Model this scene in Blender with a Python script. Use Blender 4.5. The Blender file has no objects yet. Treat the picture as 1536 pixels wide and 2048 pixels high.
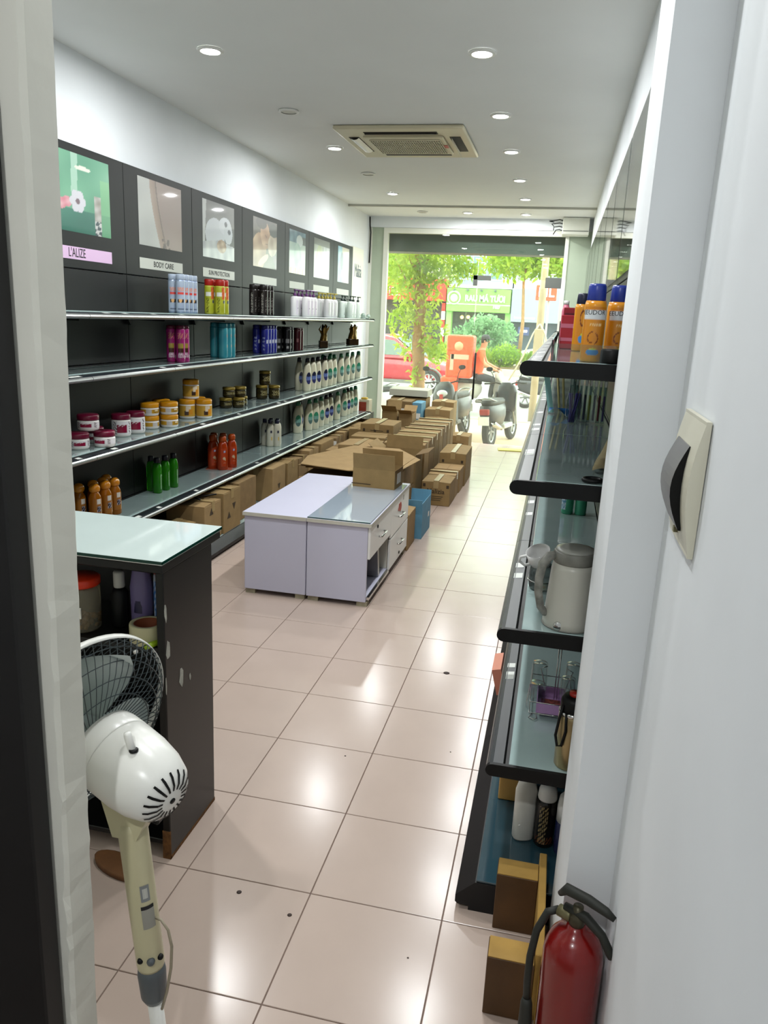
import bpy, bmesh, math, random
from mathutils import Matrix, Vector
PI = math.pi
random.seed(7)
SC = bpy.context.scene
COL = SC.collection

# ------------------------------------------------------------------ camera
cam_d = bpy.data.cameras.new('camera')
cam = bpy.data.objects.new('camera', cam_d)
COL.objects.link(cam)
SC.camera = cam
F_PX = 1540.777
cam_d.sensor_fit = 'VERTICAL'
cam_d.sensor_height = 36.0
cam_d.lens = F_PX / 2048.0 * 36.0
cam_d.clip_start = 0.02
cam_d.clip_end = 300
YAW, PITCH, ROLL = -0.21056, 0.248692, -0.0449528
_fw = Vector((math.sin(YAW), math.cos(YAW), 0)); _r = Vector((math.cos(YAW), -math.sin(YAW), 0)); _u = Vector((0, 0, 1))
_f = _fw*math.cos(PITCH) - _u*math.sin(PITCH)
_d = -(_u*math.cos(PITCH) + _fw*math.sin(PITCH))
_r2 = _r*math.cos(ROLL) + _d*math.sin(ROLL)
_d2 = -_r*math.sin(ROLL) + _d*math.cos(ROLL)
_m = Matrix((_r2, -_d2, -_f)).transposed().to_4x4()
_m.translation = Vector((0.57665, -1.88824, 1.69502))
cam.matrix_world = _m

# ------------------------------------------------------------------ sky, exposure
w = bpy.data.worlds.new('sky'); SC.world = w
w.use_nodes = True
w.node_tree.nodes['Background'].inputs[0].default_value = (0.98, 1.0, 0.95, 1)
w.node_tree.nodes['Background'].inputs[1].default_value = 5.2
SC.view_settings.view_transform = 'Standard'
SC.view_settings.look = 'None'
SC.view_settings.gamma = 1
SC.view_settings.use_curve_mapping = False
SC.view_settings.exposure = 0.45
DOWNLIGHT_W = 13.0
NEAR_W = 24.0

# ------------------------------------------------------------------ materials
def lin(c):
    if isinstance(c, str):
        c = tuple(int(c[i:i+2], 16) for i in (0, 2, 4))
    return tuple(((x/255)/12.92 if x/255 <= .04045 else ((x/255+.055)/1.055)**2.4) for x in c)
_M = {}
def mat(name, hexc, rough=.5, metal=0., noise=0., ns=12., bump=0., bs=60., trans=0., ior=1.45, emis=0., coat=0., spec=.5, alpha=1., sss=0.):
    if name in _M: return _M[name]
    m = bpy.data.materials.new(name); m.use_nodes = True
    nt = m.node_tree; b = nt.nodes['Principled BSDF']
    c = lin(hexc)
    b.inputs['Base Color'].default_value = (*c, 1)
    b.inputs['Roughness'].default_value = rough
    b.inputs['Metallic'].default_value = metal
    b.inputs['IOR'].default_value = ior
    b.inputs['Transmission Weight'].default_value = trans
    b.inputs['Coat Weight'].default_value = coat
    b.inputs['Coat Roughness'].default_value = .05
    b.inputs['Specular IOR Level'].default_value = spec
    b.inputs['Alpha'].default_value = alpha
    if emis:
        b.inputs['Emission Color'].default_value = (*c, 1); b.inputs['Emission Strength'].default_value = emis
    if noise or bump:
        tc = nt.nodes.new('ShaderNodeTexCoord')
    if noise:
        n = nt.nodes.new('ShaderNodeTexNoise'); n.inputs['Scale'].default_value = ns; n.inputs['Detail'].default_value = 5
        nt.links.new(tc.outputs['Object'], n.inputs['Vector'])
        r = nt.nodes.new('ShaderNodeMapRange')
        r.inputs['From Min'].default_value = .3; r.inputs['From Max'].default_value = .7
        r.inputs['To Min'].default_value = 1-noise; r.inputs['To Max'].default_value = 1+noise*.4
        nt.links.new(n.outputs['Fac'], r.inputs['Value'])
        mx = nt.nodes.new('ShaderNodeMix'); mx.data_type = 'RGBA'; mx.blend_type = 'MULTIPLY'
        mx.inputs['Factor'].default_value = 1
        mx.inputs['A'].default_value = (*c, 1)
        nt.links.new(r.outputs['Result'], mx.inputs['B'])
        nt.links.new(mx.outputs['Result'], b.inputs['Base Color'])
    if bump:
        n2 = nt.nodes.new('ShaderNodeTexNoise'); n2.inputs['Scale'].default_value = bs; n2.inputs['Detail'].default_value = 3
        nt.links.new(tc.outputs['Object'], n2.inputs['Vector'])
        bp = nt.nodes.new('ShaderNodeBump'); bp.inputs['Strength'].default_value = bump; bp.inputs['Distance'].default_value = .01
        nt.links.new(n2.outputs['Fac'], bp.inputs['Height']); nt.links.new(bp.outputs['Normal'], b.inputs['Normal'])
    _M[name] = m
    return m
def print_mat(name, rough=.3, coat=0.):
    if name in _M: return _M[name]
    m = bpy.data.materials.new(name); m.use_nodes = True
    nt = m.node_tree; b = nt.nodes['Principled BSDF']
    a = nt.nodes.new('ShaderNodeAttribute'); a.attribute_name = 'Col'
    nt.links.new(a.outputs['Color'], b.inputs['Base Color'])
    b.inputs['Roughness'].default_value = rough; b.inputs['Coat Weight'].default_value = coat
    b.inputs['Coat Roughness'].default_value = .04
    _M[name] = m
    return m
PRINT = print_mat('printed_gloss', .25)
PRINT_POSTER = print_mat('printed_poster_film', .3, .35)
PRINT_MATT = print_mat('printed_matt', .7)

def glass_mat(name, hexc, rough=0.0, dust_haze=0.):
    """thin clear sheet: transparent mixed with a fresnel reflection"""
    if name in _M: return _M[name]
    m = bpy.data.materials.new(name); m.use_nodes = True
    nt = m.node_tree; nt.nodes.remove(nt.nodes['Principled BSDF'])
    out = nt.nodes['Material Output']
    t = nt.nodes.new('ShaderNodeBsdfTransparent'); t.inputs[0].default_value = (*lin(hexc), 1)
    g = nt.nodes.new('ShaderNodeBsdfGlossy'); g.inputs['Roughness'].default_value = rough
    fr = nt.nodes.new('ShaderNodeFresnel'); fr.inputs['IOR'].default_value = 1.5
    gm = nt.nodes.new('ShaderNodeNewGeometry'); mr = nt.nodes.new('ShaderNodeMapRange')     # same reflectance from both sides of the sheet
    mr.inputs['To Min'].default_value = 1.5; mr.inputs['To Max'].default_value = 1/1.5
    nt.links.new(gm.outputs['Backfacing'], mr.inputs['Value']); nt.links.new(mr.outputs['Result'], fr.inputs['IOR'])
    mx = nt.nodes.new('ShaderNodeMixShader')
    nt.links.new(fr.outputs[0], mx.inputs[0]); nt.links.new(t.outputs[0], mx.inputs[1]); nt.links.new(g.outputs[0], mx.inputs[2])
    if dust_haze:      # translucent film: pane dust plus an added haze veiling the bright street
        tl = nt.nodes.new('ShaderNodeBsdfTranslucent'); tl.inputs[0].default_value = (.95, .97, .93, 1)
        m2 = nt.nodes.new('ShaderNodeMixShader'); m2.inputs[0].default_value = dust_haze
        nt.links.new(mx.outputs[0], m2.inputs[1]); nt.links.new(tl.outputs[0], m2.inputs[2]); nt.links.new(m2.outputs[0], out.inputs['Surface'])
    else: nt.links.new(mx.outputs[0], out.inputs['Surface'])
    _M[name] = m
    return m

# ------------------------------------------------------------------ mesh builder
class MB:
    def __init__(s): s.v = []; s.f = []; s.m = []; s.sm = []
    def add(s, vs, fs, mi=0, M=None, smooth=False):
        o = len(s.v)
        if M is not None: vs = [M @ Vector(p) for p in vs]
        s.v += [tuple(p) for p in vs]
        for k, f in enumerate(fs):
            s.f.append([i+o for i in f]); s.m.append(mi[k] if isinstance(mi, list) else mi); s.sm.append(smooth)
        return s
    def box(s, x0, x1, y0, y1, z0, z1, mi=0, M=None):
        v = [(x0,y0,z0),(x1,y0,z0),(x1,y1,z0),(x0,y1,z0),(x0,y0,z1),(x1,y0,z1),(x1,y1,z1),(x0,y1,z1)]
        return s.add(v, [(0,3,2,1),(4,5,6,7),(0,1,5,4),(1,2,6,5),(2,3,7,6),(3,0,4,7)], mi, M)
    def rbox(s, x0, x1, y0, y1, z0, z1, r=.01, seg=2, mi=0, M=None, smooth=False):
        bm = bmesh.new(); bmesh.ops.create_cube(bm, size=1)
        for p in bm.verts: p.co = Vector(((x0+x1)/2+p.co.x*(x1-x0), (y0+y1)/2+p.co.y*(y1-y0), (z0+z1)/2+p.co.z*(z1-z0)))
        bmesh.ops.bevel(bm, geom=list(bm.edges), offset=r, segments=seg, affect='EDGES', profile=.5)
        bm.verts.index_update()
        vs = [p.co.copy() for p in bm.verts]; fs = [[q.index for q in f.verts] for f in bm.faces]
        bm.free()
        return s.add(vs, fs, mi, M, smooth)
    def lathe(s, prof, n=16, mi=0, M=None, smooth=True, sx=1., sy=1., cap=True):
        vs = []; fs = []; ms = []
        for r, z in prof:
            for k in range(n):
                a = 2*PI*k/n; vs.append((r*sx*math.cos(a), r*sy*math.sin(a), z))
        for i in range(len(prof)-1):
            for k in range(n):
                k2 = (k+1) % n
                fs.append((i*n+k, i*n+k2, (i+1)*n+k2, (i+1)*n+k)); ms.append(mi[i] if isinstance(mi, list) else mi)
        if cap:
            fs.append(tuple(range(n-1, -1, -1))); ms.append(mi[0] if isinstance(mi, list) else mi)
            fs.append(tuple((len(prof)-1)*n+k for k in range(n))); ms.append(mi[-1] if isinstance(mi, list) else mi)
        return s.add(vs, fs, ms, M, smooth)
    def loft(s, secs, n=16, mi=0, M=None, smooth=True, p=2.):
        """secs: (z, rx, ry, cx, cy), superellipse exponent p"""
        vs = []; fs = []
        for z, rx, ry, cx, cy in secs:
            for k in range(n):
                a = 2*PI*k/n; c, q = math.cos(a), math.sin(a)
                vs.append((cx+rx*math.copysign(abs(c)**(2/p), c), cy+ry*math.copysign(abs(q)**(2/p), q), z))
        for i in range(len(secs)-1):
            for k in range(n):
                k2 = (k+1) % n; fs.append((i*n+k, i*n+k2, (i+1)*n+k2, (i+1)*n+k))
        fs.append(tuple(range(n-1, -1, -1))); fs.append(tuple((len(secs)-1)*n+k for k in range(n)))
        return s.add(vs, fs, mi, M, smooth)
    def tube(s, path, r=.01, n=8, mi=0, M=None, smooth=True, closed=False):
        path = [Vector(p) for p in path]; N = len(path); vs = []; fs = []
        up = None
        for i, p in enumerate(path):
            if closed: t = path[(i+1) % N]-path[i-1]
            else: t = path[min(i+1, N-1)]-path[max(i-1, 0)]
            t.normalize()
            if up is None:
                up = Vector((0, 0, 1)) if abs(t.z) < .9 else Vector((1, 0, 0))
            a = t.cross(up)
            if a.length < 1e-4: a = t.cross(Vector((0, 1, 0)))
            a.normalize(); b = a.cross(t); up = b
            rr = r[i] if isinstance(r, (list, tuple)) else r
            for k in range(n):
                q = 2*PI*k/n; vs.append(p + a*rr*math.cos(q) + b*rr*math.sin(q))
        for i in range(N if closed else N-1):
            j = (i+1) % N
            for k in range(n):
                k2 = (k+1) % n; fs.append((i*n+k, i*n+k2, j*n+k2, j*n+k))
        if not closed:
            fs.append(tuple(range(n-1, -1, -1))); fs.append(tuple((N-1)*n+k for k in range(n)))
        return s.add(vs, fs, mi, M, smooth)
    def sphere(s, c, r, n=12, m=8, mi=0, M=None, sc=(1,1,1)):
        vs = []; fs = []
        for i in range(1, m):
            a = PI*i/m
            for k in range(n):
                q = 2*PI*k/n; vs.append((c[0]+r*sc[0]*math.sin(a)*math.cos(q), c[1]+r*sc[1]*math.sin(a)*math.sin(q), c[2]+r*sc[2]*math.cos(a)))
        t = len(vs); vs.append((c[0], c[1], c[2]+r*sc[2])); vs.append((c[0], c[1], c[2]-r*sc[2]))
        for i in range(m-2):
            for k in range(n):
                k2 = (k+1) % n; fs.append((i*n+k, (i+1)*n+k, (i+1)*n+k2, i*n+k2))
        for k in range(n):
            k2 = (k+1) % n; fs.append((t, k, k2)); fs.append((t+1, (m-2)*n+k2, (m-2)*n+k))
        return s.add(vs, fs, mi, M, True)
    def prism(s, poly, y0, y1, mi=0, M=None, axis='Y', smooth=False):
        """poly: list of 2-D points, extruded along an axis. axis Y: (x,z); X: (y,z); Z: (x,y)"""
        n = len(poly)
        def P(a, b, t): return (a, t, b) if axis == 'Y' else ((t, a, b) if axis == 'X' else (a, b, t))
        vs = [P(a, b, y0) for a, b in poly]+[P(a, b, y1) for a, b in poly]
        fs = [(i, (i+1) % n, n+(i+1) % n, n+i) for i in range(n)]
        ms = mi if isinstance(mi, list) else [mi]*n
        s.add(vs, fs, list(ms[:n]), M, smooth)
        o = len(s.v)-2*n
        for cap in (range(n-1, -1, -1), range(n, 2*n)):
            s.f.append([o+i for i in cap]); s.m.append(ms[-1]); s.sm.append(False)
        return s
    def grid(s, nx, ny, fn, mi=0, M=None, smooth=True):
        vs = [fn(i/nx, j/ny) for j in range(ny+1) for i in range(nx+1)]
        fs = [(j*(nx+1)+i, j*(nx+1)+i+1, (j+1)*(nx+1)+i+1, (j+1)*(nx+1)+i) for j in range(ny) for i in range(nx)]
        return s.add(vs, fs, mi, M, smooth)
    def mesh(s, name, mats):
        me = bpy.data.meshes.new(name)
        me.from_pydata(s.v, [], s.f)
        for mm in (mats if isinstance(mats, (list, tuple)) else [mats]): me.materials.append(mm)
        me.polygons.foreach_set('material_index', s.m)
        me.polygons.foreach_set('use_smooth', s.sm)
        bm = bmesh.new(); bm.from_mesh(me); bmesh.ops.recalc_face_normals(bm, faces=bm.faces); bm.to_mesh(me); bm.free()
        me.update()
        return me
    def obj(s, name, mats, parent=None, loc=(0,0,0), rot=(0,0,0)):
        return link(name, s.mesh(name, mats), parent, loc, rot)
def link(name, me, parent=None, loc=(0,0,0), rot=(0,0,0)):
    o = bpy.data.objects.new(name, me); COL.objects.link(o)
    o.location = loc; o.rotation_euler = rot
    if parent: o.parent = parent
    return o
def tag(o, label, cat, group=None):
    o['label'] = label; o['category'] = cat
    if group: o['group'] = group
    return o
def struct(o):
    o['kind'] = 'structure'; return o
def thing(name, label, cat, loc=(0,0,0), rz=0., group=None, rot=None):
    o = bpy.data.objects.new(name, None); COL.objects.link(o)
    o.empty_display_size = .05
    o.location = loc; o.rotation_euler = rot if rot else (0, 0, rz)
    return tag(o, label, cat, group)
def spawn(T, loc, rz, label, cat, group=None, rot=None, scale=1.):
    """T: list of (name, mesh, parent index, loc, rot). Item 0 is the root; meshes are shared between copies."""
    made = []
    for k, it in enumerate(T):
        name, me, par = it[:3]
        o = bpy.data.objects.new(name, me); COL.objects.link(o)
        if k == 0:
            o.location = loc; o.rotation_euler = rot if rot else (0, 0, rz); o.scale = (scale,)*3
            tag(o, label, cat, group)
        else:
            o.parent = made[par]
            if len(it) > 3: o.location = it[3]
            if len(it) > 4: o.rotation_euler = it[4]
        made.append(o)
    return made[0]
def part(T, name, mb, mats, par=0, loc=(0,0,0), rot=(0,0,0)):
    T.append((name, mb.mesh(name, mats), par, loc, rot)); return len(T)-1
def Tm(x=0, y=0, z=0): return Matrix.Translation((x, y, z))
def Rx(a): return Matrix.Rotation(a, 4, 'X')
def Ry(a): return Matrix.Rotation(a, 4, 'Y')
def Rz(a): return Matrix.Rotation(a, 4, 'Z')

def color_mesh(name, vs, fs, cols, material, smooth=False):
    me = bpy.data.meshes.new(name); me.from_pydata(vs, [], fs); me.materials.append(material)
    at = me.color_attributes.new('Col', 'FLOAT_COLOR', 'POINT')
    flat = []
    for c in cols: flat += [*lin(c), 1.0]
    at.data.foreach_set('color', flat)
    if smooth: me.polygons.foreach_set('use_smooth', [True]*len(fs))
    me.update(); return me
def paint(name, w, h, nx, ny, fn, material=None, thick=0.0):
    """flat print in XZ facing -Y, origin at its centre; fn(s,t) gives sRGB 0-255"""
    vs = []; cols = []
    for j in range(ny+1):
        for i in range(nx+1):
            a, b = i/nx, j/ny; vs.append(((a-.5)*w, 0, (b-.5)*h)); cols.append(fn(a, b))
    fs = [(j*(nx+1)+i, j*(nx+1)+i+1, (j+1)*(nx+1)+i+1, (j+1)*(nx+1)+i) for j in range(ny) for i in range(nx)]
    return color_mesh(name, vs, fs, cols, material or PRINT)
def patch(name, r, z0, z1, a0, a1, nx, ny, fn, material=None, sx=1., sy=1., rfun=None):
    """curved label on a round body"""
    vs = []; cols = []
    for j in range(ny+1):
        for i in range(nx+1):
            a, b = i/nx, j/ny; q = a0+(a1-a0)*a; z = z0+(z1-z0)*b
            rr = rfun(z) if rfun else r
            vs.append((rr*sx*math.cos(q), rr*sy*math.sin(q), z)); cols.append(fn(a, b))
    fs = [(j*(nx+1)+i, j*(nx+1)+i+1, (j+1)*(nx+1)+i+1, (j+1)*(nx+1)+i) for j in range(ny) for i in range(nx)]
    return color_mesh(name, vs, fs, cols, material or PRINT, True)
def mixc(a, b, t):
    t = max(0, min(1, t)); return tuple(a[k]*(1-t)+b[k]*t for k in range(3))
def ell(s, t, cx, cy, rx, ry, rot=0.):
    dx, dy = s-cx, t-cy
    if rot:
        c, q = math.cos(rot), math.sin(rot); dx, dy = dx*c+dy*q, -dx*q+dy*c
    return (dx/rx)**2+(dy/ry)**2 < 1
_txt = {}
def text_mesh(s, size, material, bold=0., ext=.0004, align='CENTER', spacing=1., sxy=(1, 1)):
    key = (s, size, material.name, bold, spacing, sxy)
    if key in _txt: return _txt[key]
    c = bpy.data.curves.new('lettering', 'FONT'); c.body = s; c.size = size
    c.align_x = align; c.align_y = 'CENTER'; c.extrude = ext; c.resolution_u = 2; c.offset = bold; c.space_character = spacing
    o = bpy.data.objects.new('lettering', c); COL.objects.link(o)
    bpy.context.view_layer.update()
    me = bpy.data.meshes.new_from_object(o.evaluated_get(bpy.context.evaluated_depsgraph_get()))
    bpy.data.objects.remove(o); bpy.data.curves.remove(c)
    me.transform(Matrix.Diagonal((sxy[0], sxy[1], 1, 1)))
    me.transform(Rx(PI/2))
    me.materials.clear(); me.materials.append(material); me.name = 'lettering'
    _txt[key] = me
    return me
ORD = ['first', 'second', 'third', 'fourth', 'fifth', 'sixth', 'seventh', 'eighth', 'ninth', 'tenth', 'eleventh', 'twelfth', 'thirteenth', 'fourteenth', 'fifteenth', 'sixteenth']

# common materials
WHITE_WALL = mat('white_wall_paint', 'e3e7e9', .75, noise=.04, ns=2.5, bump=.012, bs=70)
CEIL = mat('ceiling_paint', 'e6e8e6', .8, noise=.03, ns=1.5)
BLACK_LAM = mat('black_laminate', '151716', .5, spec=.32, noise=.12, ns=9)
BLACK = mat('black_plastic', '070808', .5, spec=.3)
BLACK_MET = mat('black_powder_coat', '0b0c0e', .45, spec=.35, noise=.1, ns=30)
CHROME = mat('brushed_aluminium', '9da09e', .32, 1., noise=.08, ns=40)
STEEL = mat('polished_steel', 'c9c9c6', .12, 1.)
DARKGLOSS = mat('dark_tag_strip', '141a1f', .4, spec=.3)
SHELFGLASS = mat('frosted_shelf_glass', '9fb3b1', .07, coat=.8, noise=.05, ns=6)
WHITEPL = mat('white_plastic', 'e6e6e2', .3)
PAPER = mat('white_paper', 'e9e8e0', .8)
INK = mat('black_ink', '16171a', .6)
GROUT = mat('tile_grout', '7d6a60', .9, noise=.2, ns=20)
TILE = mat('cream_floor_tile', 'b6a498', .2, coat=.0, noise=.035, ns=5, bump=.015, bs=14)
CARD = [mat('cardboard_a', '8c7349', .85, noise=.12, ns=14, bump=.1, bs=120), mat('cardboard_b', '987d53', .85, noise=.12, ns=11, bump=.1, bs=120), mat('cardboard_c', '7f6641', .85, noise=.14, ns=16, bump=.1, bs=120)]
CARD_IN = mat('cardboard_inside', '745c3a', .9, noise=.12, ns=14)
TAPE = mat('clear_packing_tape', 'a08a60', .3, coat=.1)
CARDINK = mat('carton_print', '3d3020', .8)

# ------------------------------------------------------------------ the room shell
CZ = 3.01
floor = struct(MB().box(-2.25, .95, -4.1, 9.05, -.25, -.004).obj('floor', GROUT))
tile_me = MB().rbox(-.1984, .1984, -.1984, .1984, -.012, 0, .0012, 1).mesh('floor_tile', TILE)
tile_last = MB().rbox(-.1984, .1984, -.124, .124, -.012, 0, .0012, 1).mesh('floor_tile', TILE)
for i in range(-5, 2):
    for j in range(-3, 23):
        if j < 22: link('floor_tile', tile_me, floor, (.4*i+.2, .4*j+.2, random.uniform(-.0006, 0)))
        else: link('floor_tile', tile_last, floor, (.4*i+.2, 8.925, 0))
SPECK = mat('floor_speck', '3a2c26', .7)
for (x, y, r) in ((-.208, -.053, .008), (-.032, -.099, .007), (.182, 1.606, .016), (.33, -.16, .003), (-.1, .75, .004), (.3, .9, .003)):
    MB().lathe([(r, 0), (r*.6, .0012)], 8).obj('floor_speck', SPECK, floor, (x, y, .0002))
struct(MB().box(-2.23, -2.13, -4.1, 9.2, 0, CZ).obj('wall_left', WHITE_WALL))
struct(MB().box(.84, .95, .035, 9.2, 0, CZ).obj('wall_right', WHITE_WALL))
def lean_box(xb, xt, x1, y0, y1):      # walls out of plumb, as old plaster is
    v = [(xb, y0, 0), (x1, y0, 0), (x1, y1, 0), (xb, y1, 0), (xt[0], y0, CZ), (x1, y0, CZ), (x1, y1, CZ), (xt[1], y1, CZ)]
    return MB().add(v, [(0,3,2,1),(4,5,6,7),(0,1,5,4),(1,2,6,5),(2,3,7,6),(3,0,4,7)])
struct(lean_box(.701, (.7125, .720), .95, -.36, .034).obj('wall_pillar', WHITE_WALL))
struct(lean_box(.7985, (.8135, .8135), .95, -4.1, -.361).obj('wall_near_right', WHITE_WALL))
struct(MB().box(-2.13, .95, -4.2, -4.1, 0, CZ).obj('wall_back', WHITE_WALL))
struct(MB().box(-2.23, .95, -4.2, 9.2, CZ, CZ+.12).obj('ceiling', CEIL))
# partition with a rough broken plaster edge round the opening
JAMB = mat('grey_plaster_reveal', 'cfcec3', .85, noise=.04, ns=4, bump=.03, bs=60)
def jag(seed, amp):
    rnd = random.Random(seed); out = []; x = 0
    for k in range(121):
        x = x*.6 + rnd.uniform(-amp, amp); out.append(x + (rnd.uniform(-2.2, 2.2)*amp if rnd.random() < .10 else 0))
    return out
ja, jb = jag(3, .0011), jag(5, .0016)
mb = MB(); vs = []; fs = []
for k in range(121):
    z = CZ*k/120
    xf, xn = -.114+.0138*(z-.44), -.105+.0136*(z-.53)
    vs += [(-2.13, -.902, z), (xf-.004+ja[k], -.902, z), (xf+ja[k]*.3, -.908, z), (xn+jb[k]*.3, -.974, z), (xn-.005+jb[k], -.982, z), (-2.13, -.982, z)]
for k in range(120):
    for q in range(6): fs.append((k*6+q, k*6+(q+1) % 6, k*6+6+(q+1) % 6, k*6+6+q))
fs += [(5, 4, 3, 2, 1, 0), tuple(720+q for q in range(6))]
mb.add(vs, fs)
struct(mb.obj('wall_partition', JAMB))
# black door leaf folded back against the partition, in shade
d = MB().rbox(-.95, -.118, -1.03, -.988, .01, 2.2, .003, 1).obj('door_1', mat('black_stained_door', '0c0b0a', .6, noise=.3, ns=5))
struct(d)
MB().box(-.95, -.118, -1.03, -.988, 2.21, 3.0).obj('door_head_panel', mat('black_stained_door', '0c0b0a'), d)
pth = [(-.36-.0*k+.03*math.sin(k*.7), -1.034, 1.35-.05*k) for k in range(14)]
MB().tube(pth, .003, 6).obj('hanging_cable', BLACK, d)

# shop front: soffit, side piers, frame, glass
PIER = mat('green_grey_pier_panel', 'a9b5a0', .35, noise=.08, ns=3)
FRAME = mat('white_front_frame', 'dedfd2', .5)
struct(MB().box(-2.13, .84, 8.97, 9.2, 2.87, CZ).obj('wall_front_soffit', WHITE_WALL))
struct(MB().box(-2.13, .84, 7.86, 7.9, CZ-.022, CZ).obj('trim_1', mat('ceiling_trim', 'b9b8ad', .6)))
pl = struct(MB().box(-2.128, -1.925, 9.0, 9.16, 0, 2.87).obj('wall_front_left', PIER))
MB().box(-2.13, -2.085, 8.985, 8.999, 0, 2.868).obj('pier_edge_strip', FRAME, pl)
pr = struct(MB().box(.56, .84, 9.0, 9.16, 0, 2.87).obj('wall_front_right', PIER))
win = struct(MB().box(-1.923, -1.86, 8.985, 9.06, 0, 2.8).box(-1.923, .558, 8.985, 9.06, 2.8, 2.868).box(.51, .558, 8.985, 9.06, 0, 2.8).obj('window_1', FRAME))
PANE = glass_mat('clear_shop_glass', 'eef6f0', dust_haze=.02)
MB().box(-1.859, -.607, 9.015, 9.027, .005, 2.8).obj('pane', PANE, win)
MB().box(-.603, .509, 9.015, 9.027, 2.245, 2.8).obj('pane', PANE, win)
PATCHM = mat('grey_patch_fitting', '6d706b', .35, .6)
mb = MB().rbox(-.66, -.42, 9.0, 9.042, 2.225, 2.285, .004, 1).rbox(-.66, -.60, 9.0, 9.042, 2.15, 2.285, .004, 1); mb.obj('patch_fitting', PATCHM, win)
MB().rbox(.30, .509, 9.0, 9.042, 2.15, 2.285, .004, 1).obj('patch_fitting', PATCHM, win)
door = struct(MB().box(-.598, .505, 9.015, 9.027, .012, 2.14).obj('door_2', PANE))
MB().rbox(.32, .5, 9.005, 9.037, .012, .10, .004, 1).obj('patch_fitting', PATCHM, door)
hd = MB().tube([(-.55, 8.955, .62), (-.55, 8.955, 1.26)], .014, 10, 0)
hd.tube([(-.55, 8.955, .70), (-.55, 9.02, .70)], .008, 8).tube([(-.55, 8.955, 1.18), (-.55, 9.02, 1.18)], .008, 8)
hd.obj('door_handle', BLACK, door)

# ------------------------------------------------------------------ recessed downlights
RING = mat('downlight_ring', 'e4e4de', .4)
LIT = mat('downlight_diffuser_lit', 'ffffff', .5, emis=14.)
OFF = mat('downlight_diffuser_off', 'd2d2c8', .5)
LT_on, LT_off = [], []
for T, dm in ((LT_on, LIT), (LT_off, OFF)):
    part(T, 'ceiling_downlight', MB().lathe([(.052, .0), (.066, .0), (.070, .003), (.070, .009), (.0665, .012), (.052, .010)], 24, cap=False), RING)
    part(T, 'diffuser', MB().lathe([(.0525, .004), (.0525, .009)], 24, smooth=False), dm)
def downlight(x, y, on, label, power=DOWNLIGHT_W):
    o = spawn(LT_on if on else LT_off, (x, y, CZ-.013), 0, label, 'ceiling light', 'ceiling downlights')
    if on:
        ld = bpy.data.lights.new('downlight_lamp', 'AREA'); ld.shape = 'DISK'; ld.size = .1; ld.energy = power
        ld.color = (.97, .99, 1.0)
        lo = bpy.data.objects.new('downlight_lamp', ld); COL.objects.link(lo); lo.parent = o; lo.location = (0, 0, .001)
for k, y in enumerate((2.45, 3.68, 4.8, 6.08, 7.25)):
    downlight(.05, y, True, f'lit round downlight in the right-hand ceiling row, {ORD[k]} from the doorway')
downlight(.0, 8.5, True, 'lit round downlight beyond the ceiling trim, nearest the white junction box')
downlight(-.72, 8.42, True, 'lit round downlight beyond the ceiling trim, in the middle of the shop front')
downlight(-1.3, 8.42, False, 'unlit round downlight beyond the ceiling trim, at the left')
downlight(-1.36, 2.3, True, 'lit round downlight of the left ceiling row, largest and nearest the doorway')
downlight(-1.36, 3.52, False, 'unlit round downlight between the nearest left light and the air conditioner')
downlight(-1.37, 4.66, True, 'lit round downlight just left of the ceiling air conditioner')
downlight(-1.37, 5.8, False, 'unlit round downlight behind the air conditioner in the left ceiling row')
downlight(-1.38, 6.97, True, 'lit round downlight of the left ceiling row, nearest the shop front')
downlight(.05, 1.2, True, 'added unseen downlight above the entrance end of the right shelves')  # outside the view, added for the light it gives
downlight(-1.36, 1.1, True, 'lit round downlight above the near end of the left shelves')
downlight(.05, .0, True, 'added unseen downlight continuing the right-hand ceiling row, directly above the doorway')  # unseen lamp, added to brighten the pillar's side and the near right wall
downlight(.2, -2.6, True, 'added unseen downlight in the back room behind the doorway', NEAR_W)  # unseen lamp behind the camera, added as fill for near wall and pillar

# ------------------------------------------------------------------ cassette air conditioner
ACW = mat('aged_cream_plastic', 'cfc7ab', .45, noise=.05, ns=4)
ACD = mat('ac_dark_slot', '2c2823', .7)
ac = thing('ceiling_air_conditioner', 'cream four-way cassette air conditioner set into the ceiling', 'air conditioner', (-.695, 4.41, CZ))
mb = MB()
mb.rbox(-.475, .475, -.5, .5, -.03, -.002, .012, 2)
mb.obj('panel', ACW, ac)
mb = MB().rbox(-.30, .30, -.29, .29, -.045, -.029, .008, 2); mb.obj('grille_frame', ACW, ac)
MB().box(-.265, .265, -.225, .225, -.047, -.0449).obj('grille_shadow', ACD, ac)
gs = MB()
for k in range(31): x = -.265+.53*k/30; gs.box(x-.0025, x+.0025, -.225, .225, -.052, -.0465)
for k in range(9): y = -.225+.45*k/8; gs.box(-.265, .265, y-.004, y+.004, -.053, -.0465)
g = gs.obj('intake_grille', ACW, ac)
for (x0, x1, y0, y1) in ((-.27, .27, -.405, -.335), (-.27, .27, .335, .405), (-.42, -.34, -.25, .25), (.34, .42, -.25, .25)):
    MB().box(x0, x1, y0, y1, -.0325, -.0295).obj('air_outlet', ACD, ac)
def louver(M, lm): MB().grid(10, 3, lambda a, b: ((a-.5)*.46, (b-.5)*.07, -.012*(1-(2*b-1)**2))).obj('louver', lm, ac).matrix_local = M
louver(Tm(-.375, 0, -.034) @ Rz(PI/2) @ Rx(-.15), WHITEPL)
louver(Tm(.37, 0, -.055) @ Rz(PI/2) @ Rx(1.1), ACW)
MB().box(-.265, .265, -.38, -.362, -.04, -.034).obj('louver', ACD, ac)
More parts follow.
